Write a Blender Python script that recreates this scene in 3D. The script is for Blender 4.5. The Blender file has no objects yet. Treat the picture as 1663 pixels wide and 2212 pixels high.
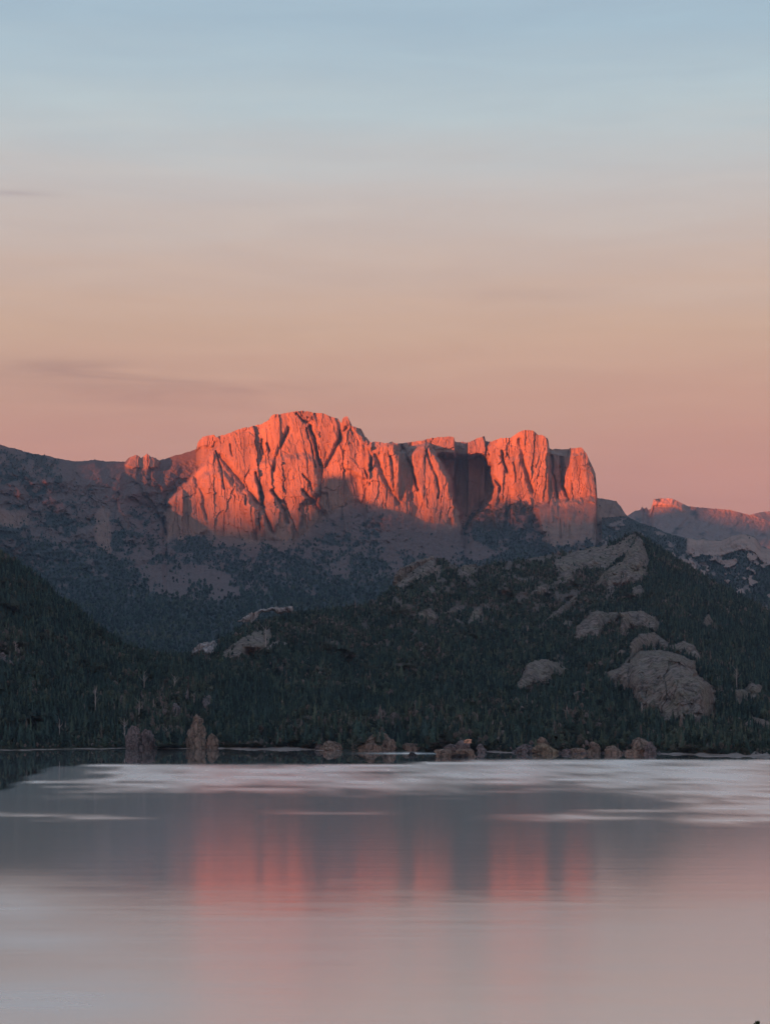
import bpy, math, random
import numpy as np

random.seed(11)
rng = np.random.default_rng(11)
scene = bpy.context.scene
col = scene.collection

# ---------------------------------------------------------------- camera, sky, sun, exposure
F = 4128.0        # focal length in units of a 1663 unit wide picture
U0, V0 = 831.5, 1465.0   # optical axis column / true horizon row in the same units
H = 50.0          # eye height over the lake (m)
cam_d = bpy.data.cameras.new('camera')
cam = bpy.data.objects.new('camera', cam_d)
col.objects.link(cam)
cam.location = (0, 0, H)
cam.rotation_euler = (math.radians(90), 0, 0)
cam_d.sensor_fit = 'HORIZONTAL'
cam_d.sensor_width = 36
cam_d.lens = 36 * F / 1663
cam_d.shift_y = (V0 - 1106) / 1663
cam_d.clip_start = 0.5
cam_d.clip_end = 60000
scene.camera = cam

SUN_AZ = math.radians(42)     # to the left of the line behind the camera
SUN_EL = math.radians(2.2)
SUN_STRENGTH = 5.0
SUN_COL = (1.0, 0.178, 0.036)
SUN_ANGLE = math.radians(0.7)
SKY_K = 0.285
EXPOSURE = 2.0
HAZE_DENS = 0.000025
HAZE_COL = (0.52, 0.72, 1.0)

sun_d = bpy.data.lights.new('sun', 'SUN')
sun_d.energy = SUN_STRENGTH
sun_d.color = SUN_COL
sun_d.angle = SUN_ANGLE
sun = bpy.data.objects.new('sun', sun_d)
col.objects.link(sun)
SH = np.array([-math.sin(SUN_AZ), -math.cos(SUN_AZ)])          # horizontal direction towards the sun
from mathutils import Vector
sdir = Vector((SH[0] * math.cos(SUN_EL), SH[1] * math.cos(SUN_EL), math.sin(SUN_EL)))
sun.rotation_euler = sdir.to_track_quat('Z', 'Y').to_euler()
sun.location = (-300, -300, 400)

world = bpy.data.worlds.new('World')
scene.world = world
world.use_nodes = True
wn = world.node_tree
wn.nodes.clear()


def N(nt, typ, **kw):
    n = nt.nodes.new(typ)
    for k, v in kw.items():
        if k == 'inp':
            for kk, vv in v.items():
                n.inputs[kk].default_value = vv
        else:
            setattr(n, k, v)
    return n


def L(nt, a, b):
    nt.links.new(a, b)


def ramp(nt, stops, src=None, interp='LINEAR'):
    r = nt.nodes.new('ShaderNodeValToRGB')
    r.color_ramp.interpolation = interp
    e = r.color_ramp.elements
    while len(e) < len(stops):
        e.new(0.5)
    for i, (p, c) in enumerate(stops):
        e[i].position = p
        e[i].color = (c[0], c[1], c[2], 1) if len(c) == 3 else c
    if src is not None:
        nt.links.new(src, r.inputs[0])
    return r


def math_n(nt, op, a, b=None, c=None, clamp=False):
    n = nt.nodes.new('ShaderNodeMath')
    n.operation = op
    n.use_clamp = clamp
    for i, x in enumerate((a, b, c)):
        if x is None:
            continue
        if isinstance(x, (int, float)):
            n.inputs[i].default_value = x
        else:
            nt.links.new(x, n.inputs[i])
    return n.outputs[0]


def mix_n(nt, fac, a, b, mode='MIX'):
    n = nt.nodes.new('ShaderNodeMix')
    n.data_type = 'RGBA'
    n.blend_type = mode
    for sock, x in ((n.inputs[0], fac), (n.inputs[6], a), (n.inputs[7], b)):
        if isinstance(x, (int, float)):
            sock.default_value = x
        elif isinstance(x, tuple):
            sock.default_value = x if len(x) == 4 else (*x, 1)
        else:
            nt.links.new(x, sock)
    return n.outputs[2]


def s2l(r, g, b):
    f = lambda x: (x / 255 / 12.92) if x <= 10 else ((x / 255 + 0.055) / 1.055) ** 2.4
    return (f(r), f(g), f(b))


def build_world():
    nt = wn
    tc = N(nt, 'ShaderNodeTexCoord')
    sep = N(nt, 'ShaderNodeSeparateXYZ')
    L(nt, tc.outputs['Generated'], sep.inputs[0])
    X, Y, Z = sep.outputs
    el = math_n(nt, 'ARCSINE', Z)                       # radians
    # soft wisps, stretched along the horizon
    az = math_n(nt, 'ARCTAN2', X, Y)
    cmb = N(nt, 'ShaderNodeCombineXYZ')
    L(nt, math_n(nt, 'MULTIPLY', az, 5.0), cmb.inputs[0])
    L(nt, math_n(nt, 'MULTIPLY', el, 60.0), cmb.inputs[1])
    nz = N(nt, 'ShaderNodeTexNoise', inp={'Scale': 1.0, 'Detail': 6.0, 'Roughness': 0.55, 'Distortion': 0.4})
    L(nt, cmb.outputs[0], nz.inputs['Vector'])
    wis = math_n(nt, 'SUBTRACT', nz.outputs['Fac'], 0.5)
    el2 = math_n(nt, 'ADD', el, math_n(nt, 'MULTIPLY', wis, 0.024))
    t = math_n(nt, 'DIVIDE', el2, 1.5708, clamp=True)
    d = lambda v: math.atan((V0 - v) / F) / 1.5708
    stops = [(0.0, s2l(172, 118, 114)),
             (d(1200), s2l(190, 131, 120)),
             (d(1020), s2l(195, 141, 125)),
             (d(880), s2l(196, 151, 131)),
             (d(720), s2l(199, 166, 143)),
             (d(560), s2l(195, 175, 162)),
             (d(400), s2l(190, 186, 182)),
             (d(240), s2l(178, 193, 197)),
             (d(60), s2l(159, 183, 196)),
             (0.34, s2l(157, 177, 196)),
             (0.60, s2l(144, 167, 194)),
             (1.0, s2l(130, 156, 190))]
    rp = ramp(nt, stops, t)
    # darker mauve cloud veils: broad noise, plus two low banks
    cmb2 = N(nt, 'ShaderNodeCombineXYZ')
    L(nt, math_n(nt, 'MULTIPLY', az, 9.0), cmb2.inputs[0])
    L(nt, math_n(nt, 'MULTIPLY', el, 75.0), cmb2.inputs[1])
    nz2 = N(nt, 'ShaderNodeTexNoise', inp={'Scale': 1.0, 'Detail': 7.0, 'Roughness': 0.6, 'Distortion': 0.6})
    L(nt, cmb2.outputs[0], nz2.inputs['Vector'])

    def bank(u, v, ru, rv):
        a0, e0 = math.atan((u - U0) / F), math.atan((V0 - v) / F)
        da = math_n(nt, 'DIVIDE', math_n(nt, 'SUBTRACT', az, a0), ru / F)
        de = math_n(nt, 'DIVIDE', math_n(nt, 'SUBTRACT', el, e0), rv / F)
        r2 = math_n(nt, 'ADD', math_n(nt, 'MULTIPLY', da, da), math_n(nt, 'MULTIPLY', de, de))
        return math_n(nt, 'EXPONENT', math_n(nt, 'MULTIPLY', r2, -1.0))
    b = bank(330, 845, 330, 32)
    b = math_n(nt, 'ADD', b, math_n(nt, 'MULTIPLY', bank(150, 805, 160, 18), 0.8))
    b = math_n(nt, 'ADD', b, math_n(nt, 'MULTIPLY', bank(10, 434, 100, 9), 0.9))
    b = math_n(nt, 'ADD', b, math_n(nt, 'MULTIPLY', bank(1150, 640, 200, 12), 0.35))
    b = math_n(nt, 'ADD', b, 0.19)
    veil = math_n(nt, 'MULTIPLY', b, math_n(nt, 'MULTIPLY_ADD', nz2.outputs['Fac'], 3.2, -1.05, clamp=True), clamp=True)
    skyc = mix_n(nt, math_n(nt, 'MULTIPLY', veil, 0.75), rp.outputs[0], mix_n(nt, 1.0, rp.outputs[0], (0.66, 0.64, 0.72), 'MULTIPLY'))
    bg = N(nt, 'ShaderNodeBackground', inp={'Strength': SKY_K})
    L(nt, skyc, bg.inputs[0])
    # the physical sky of a sun just over the horizon, faint
    st = N(nt, 'ShaderNodeTexSky', sky_type='NISHITA', sun_disc=False)
    st.sun_elevation = SUN_EL
    st.sun_rotation = math.atan2(SH[0], SH[1])
    st.altitude = 800
    bg2 = N(nt, 'ShaderNodeBackground', inp={'Strength': 0.0008})
    L(nt, st.outputs[0], bg2.inputs[0])
    ad = N(nt, 'ShaderNodeAddShader')
    L(nt, bg.outputs[0], ad.inputs[0])
    L(nt, bg2.outputs[0], ad.inputs[1])
    out = N(nt, 'ShaderNodeOutputWorld')
    L(nt, ad.outputs[0], out.inputs['Surface'])


build_world()
vs = scene.view_settings
vs.view_transform = 'Standard'
vs.look = 'None'
vs.exposure = EXPOSURE
vs.gamma = 1
vs.use_curve_mapping = False
scene.cycles.max_bounces = 5
scene.cycles.diffuse_bounces = 2
scene.cycles.glossy_bounces = 3
scene.cycles.volume_bounces = 0
scene.cycles.use_denoising = True

# ---------------------------------------------------------------- numeric helpers
_perm = rng.permutation(512)
_perm = np.concatenate([_perm, _perm, _perm])
_grad = rng.normal(size=(512, 3))
_grad /= np.linalg.norm(_grad, axis=1, keepdims=True)


def pnoise(x, y, z=0.0):
    x, y, z = np.broadcast_arrays(np.asarray(x, float), np.asarray(y, float), np.asarray(z, float))
    xi, yi, zi = np.floor(x), np.floor(y), np.floor(z)
    fx, fy, fz = x - xi, y - yi, z - zi
    xi, yi, zi = (a.astype(np.int64) & 511 for a in (xi, yi, zi))
    f = lambda t: t * t * t * (t * (t * 6 - 15) + 10)
    wx, wy, wz = f(fx), f(fy), f(fz)
    r = 0
    for dx in (0, 1):
        for dy in (0, 1):
            for dz in (0, 1):
                h = _perm[_perm[_perm[(xi + dx) & 511] + ((yi + dy) & 511)] + ((zi + dz) & 511)]
                g = _grad[h & 511]
                dot = g[..., 0] * (fx - dx) + g[..., 1] * (fy - dy) + g[..., 2] * (fz - dz)
                w = (wx if dx else 1 - wx) * (wy if dy else 1 - wy) * (wz if dz else 1 - wz)
                r = r + w * dot
    return r * 1.6


def fbm(x, y, z=0.0, o=4, g=0.5, lac=2.03):
    r, a = 0, 1.0
    for i in range(o):
        r = r + a * pnoise(x * lac ** i + 17.3 * i, y * lac ** i + 5.1 * i, z * lac ** i + 9.7 * i)
        a *= g
    return r


def ridged(x, y, z=0.0, o=4, g=0.5):
    r, a = 0, 1.0
    for i in range(o):
        r = r + a * (1 - 2 * np.abs(pnoise(x * 2.03 ** i + 31.7 * i, y * 2.03 ** i + 8.1 * i, z)))
        a *= g
    return r


def facets(x, y, seed, tilt=1.0):
    """broken flat faces: every cell of an irregular net has its own height and slope"""
    x, y = np.asarray(x, float), np.asarray(y, float)
    ix, iy = np.floor(x).astype(np.int64), np.floor(y).astype(np.int64)
    best = np.full(x.shape, 1e9)
    out = np.zeros(x.shape)
    hsh = lambda a, b, k: _perm[_perm[_perm[(a & 511)] + (b & 511)] + ((seed * 37 + k * 101) & 511)] / 511.0
    for dx in (-1, 0, 1):
        for dy in (-1, 0, 1):
            cx, cy = ix + dx, iy + dy
            px, py = cx + hsh(cx, cy, 1), cy + hsh(cx, cy, 2)
            d = (x - px) ** 2 + (y - py) ** 2
            h = hsh(cx, cy, 3) - 0.5 + tilt * ((hsh(cx, cy, 4) - 0.5) * (x - px) + (hsh(cx, cy, 5) - 0.5) * (y - py))
            m = d < best
            best = np.where(m, d, best)
            out = np.where(m, h, out)
    return out


def sst(a, b, x):
    t = np.clip((np.asarray(x, float) - a) / (b - a), 0, 1)
    return t * t * (3 - 2 * t)


def sdist(u, v, poly):
    """distance to a polygon's outline, positive inside"""
    p = np.asarray(poly, float)
    q = np.roll(p, -1, axis=0)
    d2 = np.full(u.shape, 1e18)
    ins = np.zeros(u.shape, bool)
    for (ax, ay), (bx, by) in zip(p, q):
        ex, ey = bx - ax, by - ay
        t = np.clip(((u - ax) * ex + (v - ay) * ey) / (ex * ex + ey * ey + 1e-12), 0, 1)
        d2 = np.minimum(d2, (u - ax - t * ex) ** 2 + (v - ay - t * ey) ** 2)
        c = ((ay > v) != (by > v)) & (u < (bx - ax) * (v - ay) / (by - ay + 1e-12) + ax)
        ins ^= c
    d = np.sqrt(d2)
    return np.where(ins, d, -d)


def segd(u, v, pts):
    d2 = np.full(u.shape, 1e18)
    for (ax, ay), (bx, by) in zip(pts[:-1], pts[1:]):
        ex, ey = bx - ax, by - ay
        t = np.clip(((u - ax) * ex + (v - ay) * ey) / (ex * ex + ey * ey + 1e-12), 0, 1)
        d2 = np.minimum(d2, (u - ax - t * ex) ** 2 + (v - ay - t * ey) ** 2)
    return np.sqrt(d2)


def interp(x, pts):
    p = np.asarray(pts, float)
    return np.interp(x, p[:, 0], p[:, 1])


def world_of(u, v, Y):
    """a direction of the view at depth Y, as a point of the place"""
    return np.stack([(u - U0) / F * Y, Y + 0 * u, H + (V0 - v) / F * Y], -1)


def mesh_grid(name, P, mat, attrs=None, kind='structure', smooth=False):
    nr, nc = P.shape[:2]
    me = bpy.data.meshes.new(name)
    idx = np.arange(nr * nc).reshape(nr, nc)
    q = np.stack([idx[:-1, :-1], idx[1:, :-1], idx[1:, 1:], idx[:-1, 1:]], -1).reshape(-1)
    nf = (nr - 1) * (nc - 1)
    me.vertices.add(nr * nc)
    me.vertices.foreach_set('co', P.reshape(-1).astype(np.float32))
    me.loops.add(nf * 4)
    me.loops.foreach_set('vertex_index', q.astype(np.int32))
    me.polygons.add(nf)
    me.polygons.foreach_set('loop_start', np.arange(0, nf * 4, 4, dtype=np.int32))
    me.polygons.foreach_set('loop_total', np.full(nf, 4, dtype=np.int32))
    me.polygons.foreach_set('use_smooth', np.full(nf, smooth))
    for k, a in (attrs or {}).items():
        at = me.attributes.new(k, 'FLOAT', 'POINT')
        at.data.foreach_set('value', np.asarray(a, np.float32).reshape(-1))
    me.update()
    me.validate()
    me.materials.append(mat)
    o = bpy.data.objects.new(name, me)
    col.objects.link(o)
    if kind:
        o['kind'] = kind
    return o


def mesh_py(name, verts, faces, mat, parent=None, smooth=False):
    me = bpy.data.meshes.new(name)
    me.from_pydata([tuple(map(float, v)) for v in verts], [], faces)
    if smooth:
        me.polygons.foreach_set('use_smooth', np.full(len(me.polygons), True))
    me.materials.append(mat)
    o = bpy.data.objects.new(name, me)
    col.objects.link(o)
    if parent:
        o.parent = parent
    return o


def tag(o, label, cat, group=None):
    o['label'] = label
    o['category'] = cat
    if group:
        o['group'] = group


# ---------------------------------------------------------------- materials
def new_mat(name):
    m = bpy.data.materials.new(name)
    m.use_nodes = True
    m.node_tree.nodes.clear()
    return m, m.node_tree


def finish(nt, colour, rough=0.95, bump=None, bump_d=1.0, bump_s=0.6, spec=0.15):
    p = N(nt, 'ShaderNodeBsdfPrincipled', inp={'Roughness': rough, 'Specular IOR Level': spec})
    if isinstance(colour, tuple):
        p.inputs['Base Color'].default_value = (*colour, 1)
    else:
        L(nt, colour, p.inputs['Base Color'])
    if bump is not None:
        b = N(nt, 'ShaderNodeBump', inp={'Strength': bump_s, 'Distance': bump_d})
        L(nt, bump, b.inputs['Height'])
        L(nt, b.outputs[0], p.inputs['Normal'])
    o = N(nt, 'ShaderNodeOutputMaterial')
    L(nt, p.outputs[0], o.inputs['Surface'])


def pos(nt, scale=(1, 1, 1)):
    g = N(nt, 'ShaderNodeNewGeometry')
    m = N(nt, 'ShaderNodeMapping')
    m.inputs['Scale'].default_value = scale
    L(nt, g.outputs['Position'], m.inputs[0])
    return m.outputs[0]


def noise(nt, vec, scale, detail=5, rough=0.6, dist=0.0):
    n = N(nt, 'ShaderNodeTexNoise', inp={'Scale': scale, 'Detail': detail, 'Roughness': rough, 'Distortion': dist})
    L(nt, vec, n.inputs['Vector'])
    return n.outputs['Fac']


def attr(nt, name):
    a = N(nt, 'ShaderNodeAttribute', attribute_name=name)
    return a.outputs['Fac']


def mountain_material(name, rock, rock2, scree, veg, s=1.0):
    """rock on the walls (attribute cliff), loose scree elsewhere, low scrub where attribute veg says"""
    m, nt = new_mat(name)
    p = pos(nt)
    pv = pos(nt, (1, 1, 0.22))
    n1 = noise(nt, pv, 0.030 * s, 7, 0.62, 0.4)
    n2 = noise(nt, p, 0.006 * s, 5, 0.55)
    n3 = noise(nt, p, 0.11 * s, 5, 0.7)
    c_rock = ramp(nt, [(0.30, tuple(x * 0.62 for x in rock2)), (0.5, rock), (0.72, tuple(min(1, x * 1.22) for x in rock))], n1).outputs[0]
    c_rock = mix_n(nt, ramp(nt, [(0.42, (0, 0, 0)), (0.62, (1, 1, 1))], n2).outputs[0], c_rock, mix_n(nt, 0.5, c_rock, rock2))
    c_scr = ramp(nt, [(0.3, tuple(x * 0.7 for x in scree)), (0.7, tuple(x * 1.2 for x in scree))], n3).outputs[0]
    c_veg = ramp(nt, [(0.3, tuple(x * 0.6 for x in veg)), (0.7, tuple(x * 1.5 for x in veg))], n3).outputs[0]
    c = mix_n(nt, attr(nt, 'cliff'), c_scr, c_rock)
    vm = math_n(nt, 'ADD', attr(nt, 'veg'), math_n(nt, 'MULTIPLY_ADD', n3, 0.8, -0.4))
    c = mix_n(nt, ramp(nt, [(0.40, (0, 0, 0)), (0.60, (1, 1, 1))], vm).outputs[0], c, c_veg)
    h = math_n(nt, 'ADD', n1, math_n(nt, 'MULTIPLY', n3, 0.5))
    finish(nt, c, 0.95, h, 4.5 / s, 0.6)
    return m


M_main = mountain_material('mountain_rock', (0.265, 0.168, 0.130), (0.215, 0.140, 0.115), (0.118, 0.092, 0.088), (0.036, 0.048, 0.050))
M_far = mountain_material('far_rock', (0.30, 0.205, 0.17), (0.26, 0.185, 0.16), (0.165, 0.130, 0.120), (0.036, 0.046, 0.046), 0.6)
M_hill = mountain_material('hill_ground', (0.165, 0.132, 0.118), (0.13, 0.108, 0.10), (0.100, 0.082, 0.072), (0.030, 0.036, 0.026), 3.0)


def rock_material(name, a, b, c, s=1.0, vs_=0.35, lichen=None):
    m, nt = new_mat(name)
    pv = pos(nt, (1, 1, vs_))
    p = pos(nt)
    n1 = noise(nt, pv, 0.16 * s, 7, 0.65, 0.6)
    n2 = noise(nt, p, 0.045 * s, 4, 0.5)
    n3 = noise(nt, p, 0.8 * s, 5, 0.7)
    vo = N(nt, 'ShaderNodeTexVoronoi', feature='DISTANCE_TO_EDGE', inp={'Scale': 0.10 * s})
    dv = N(nt, 'ShaderNodeVectorMath', operation='ADD')
    nv = N(nt, 'ShaderNodeTexNoise', inp={'Scale': 0.12 * s, 'Detail': 4.0})
    L(nt, p, nv.inputs['Vector'])
    sc = N(nt, 'ShaderNodeVectorMath', operation='SCALE', inp={'Scale': 14.0 / s})
    L(nt, nv.outputs['Color'], sc.inputs[0])
    L(nt, pv, dv.inputs[0])
    L(nt, sc.outputs[0], dv.inputs[1])
    L(nt, dv.outputs[0], vo.inputs['Vector'])
    crack = ramp(nt, [(0.0, (0, 0, 0)), (0.10, (1, 1, 1))], vo.outputs['Distance']).outputs[0]
    cc = ramp(nt, [(0.28, c), (0.48, a), (0.70, b)], n1).outputs[0]
    cc = mix_n(nt, math_n(nt, 'MULTIPLY', ramp(nt, [(0.45, (0, 0, 0)), (0.62, (1, 1, 1))], n2).outputs[0], 0.6), cc, lichen or c)
    cc = mix_n(nt, 0.45, cc, mix_n(nt, 1.0, cc, ramp(nt, [(0.3, (0.55,) * 3), (0.7, (1.4,) * 3)], n3).outputs[0], 'MULTIPLY'))
    cc = mix_n(nt, 0.55, cc, mix_n(nt, 1.0, cc, crack, 'MULTIPLY'))
    stn = noise(nt, pos(nt, (1, 1, 0.07)), 0.22 * s, 4, 0.6)
    cc = mix_n(nt, math_n(nt, 'MULTIPLY', ramp(nt, [(0.52, (0, 0, 0)), (0.66, (1, 1, 1))], stn).outputs[0], 0.55), cc, mix_n(nt, 1.0, cc, (0.42, 0.40, 0.42), 'MULTIPLY'))
    h = math_n(nt, 'ADD', math_n(nt, 'MULTIPLY', crack, 0.7), math_n(nt, 'ADD', n1, math_n(nt, 'MULTIPLY', n3, 0.35)))
    finish(nt, cc, 0.93, h, 2.2 / s, 0.8)
    return m


M_out = rock_material('outcrop_rock', (0.178, 0.143, 0.126), (0.24, 0.197, 0.172), (0.080, 0.064, 0.059), 0.8, 0.4, (0.165, 0.145, 0.105))
M_pale = rock_material('pale_outcrop_rock', (0.36, 0.315, 0.30), (0.46, 0.41, 0.38), (0.20, 0.17, 0.165), 1.2, 0.4)
M_shore = rock_material('shore_rock', (0.215, 0.165, 0.135), (0.33, 0.25, 0.195), (0.09, 0.075, 0.068), 2.4, 0.45, (0.19, 0.14, 0.11))
M_grey = rock_material('grey_shore_rock', (0.17, 0.14, 0.14), (0.24, 0.20, 0.195), (0.08, 0.07, 0.07), 2.4, 0.45)
M_ochre = rock_material('ochre_rock', (0.235, 0.18, 0.125), (0.31, 0.24, 0.165), (0.12, 0.095, 0.075), 2.4, 0.5)
M_lit_paint = rock_material('painted_light_rock', (0.80, 0.42, 0.28), (0.86, 0.52, 0.36), (0.45, 0.24, 0.16), 3.0, 0.5)  # pale orange colour stands in for a small spot of warm light
M_wet = rock_material('wet_rock', (0.05, 0.042, 0.04), (0.07, 0.06, 0.055), (0.03, 0.026, 0.026), 3.0, 0.5)


def beach_material():
    m, nt = new_mat('beach_shingle')
    p = pos(nt)
    n = noise(nt, p, 0.5, 6, 0.7)
    n2 = noise(nt, pos(nt, (1, 3, 3)), 0.06, 4, 0.6)
    c = ramp(nt, [(0.3, (0.19, 0.155, 0.14)), (0.7, (0.34, 0.29, 0.265))], n).outputs[0]
    c = mix_n(nt, ramp(nt, [(0.42, (0, 0, 0)), (0.6, (1, 1, 1))], n2).outputs[0], c, (0.16, 0.13, 0.115))
    finish(nt, c, 0.95, n, 0.3, 0.6)
    return m


M_beach = beach_material()


def leaf_material(name, stops):
    m, nt = new_mat(name)
    a = N(nt, 'ShaderNodeAttribute', attribute_name='tint', attribute_type='INSTANCER')
    oi = N(nt, 'ShaderNodeObjectInfo')
    g = noise(nt, pos(nt), 0.55, 3, 0.6)
    t = math_n(nt, 'ADD', a.outputs['Fac'], math_n(nt, 'MULTIPLY_ADD', oi.outputs['Random'], 0.30, -0.15))
    c = ramp(nt, stops, t).outputs[0]
    v = math_n(nt, 'ADD', math_n(nt, 'MULTIPLY_ADD', g, 1.5, 0.20), math_n(nt, 'MULTIPLY_ADD', oi.outputs['Random'], 1.2, -0.45))
    cc = N(nt, 'ShaderNodeCombineColor')
    for i in range(3):
        L(nt, v, cc.inputs[i])
    c = mix_n(nt, 1.0, c, cc.outputs[0], 'MULTIPLY')
    finish(nt, c, 0.85, None, spec=0.2)
    return m


M_leaf = leaf_material('foliage', [(0.0, (0.020, 0.044, 0.044)), (0.35, (0.032, 0.058, 0.048)), (0.6, (0.056, 0.076, 0.052)),
                                   (0.8, (0.088, 0.076, 0.068)), (1.0, (0.14, 0.118, 0.114))])


def plain(name, a, b, s):
    m, nt = new_mat(name)
    n = noise(nt, pos(nt, (1, 1, 0.3)), s, 5, 0.6)
    finish(nt, ramp(nt, [(0.3, a), (0.7, b)], n).outputs[0], 0.9, n, 0.05, 0.5)
    return m


M_bark = plain('bark', (0.05, 0.038, 0.03), (0.11, 0.085, 0.07), 2.0)
M_snag = plain('dead_wood', (0.24, 0.215, 0.205), (0.40, 0.37, 0.36), 1.5)
M_soil = plain('grassy_soil', (0.04, 0.045, 0.025), (0.09, 0.08, 0.05), 0.8)

# ---------------------------------------------------------------- main mountain
TOP1 = [(0, 190), (60, 205), (130, 225), (200, 235), (260, 250), (325, 262), (370, 258), (410, 252), (460, 262), (540, 262),
        (560, 245), (590, 232), (610, 250), (635, 225), (650, 240), (670, 245), (690, 257), (760, 235), (830, 215), (848, 210),
        (855, 180), (875, 155), (925, 145), (935, 158), (1000, 135), (1030, 122), (1130, 100), (1160, 80), (1180, 60), (1220, 55),
        (1270, 45), (1310, 42), (1360, 52), (1400, 55), (1430, 68), (1460, 75), (1475, 95), (1480, 70), (1500, 65), (1510, 85),
        (1520, 105), (1545, 115), (1560, 120), (1575, 150), (1600, 175), (1640, 178), (1663, 182)]
TOP2 = [(30, 178), (55, 185), (115, 178), (180, 165), (240, 155), (298, 155), (302, 175), (355, 178), (362, 176), (400, 162), (430, 155),
        (435, 175), (460, 175), (500, 160), (540, 160), (570, 140), (600, 125), (640, 128), (660, 145), (690, 150), (705, 165),
        (710, 208), (796, 208), (800, 203), (850, 203), (870, 225), (880, 250), (895, 280), (910, 320), (917, 420), (960, 425),
        (985, 430), (1000, 435), (1020, 460), (1040, 490), (1052, 505), (1240, 610), (1500, 760), (1800, 900), (2100, 1080)]
main_top = [(-1900, 1425), (-1500, 1180), (-1100, 985), (-800, 930), (-500, 915), (-300, 925), (-120, 942)] + [(a / 2, 866 + b / 2) for a, b in TOP1] + [(831.5 + a / 2, 866 + b / 2) for a, b in TOP2]
main_YT = [(-1900, 5300), (-700, 5500), (-300, 5650), (0, 5750), (130, 5850), (250, 6000), (425, 6130), (440, 6095), (600, 6030), (700, 6030), (800, 6010),
           (861, 6000), (866, 6100), (889, 6100), (892, 6075), (981, 6075), (984, 6190), (1008, 6190), (1011, 6085), (1047, 6085),
           (1050, 6150), (1062, 6150), (1065, 6080), (1100, 6050), (1184, 6030), (1187, 6150), (1230, 6150), (1233, 6040), (1285, 6050),
           (1350, 6010), (1700, 5800)]
main_vC = [(-1900, 1500), (-1100, 1120), (-700, 1040), (0, 1050), (130, 1040), (250, 1060), (350, 1120), (360, 1160), (450, 1155), (560, 1168), (640, 1168), (700, 1110), (760, 1085), (800, 1090),
           (880, 1110), (930, 1130), (1000, 1135), (1020, 1105), (1060, 1085), (1100, 1075), (1155, 1092), (1290, 1085), (1350, 1150), (1500, 1260), (1700, 1320)]
main_YC = [(-700, 5250), (0, 5450), (130, 5650), (250, 5800), (350, 5900), (450, 5940), (640, 5930), (800, 5935), (1000, 5930), (1060, 5990), (1290, 5980), (1350, 5850), (1700, 5500)]
main_vF, main_vV = 1300.0, 1440.0


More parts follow.
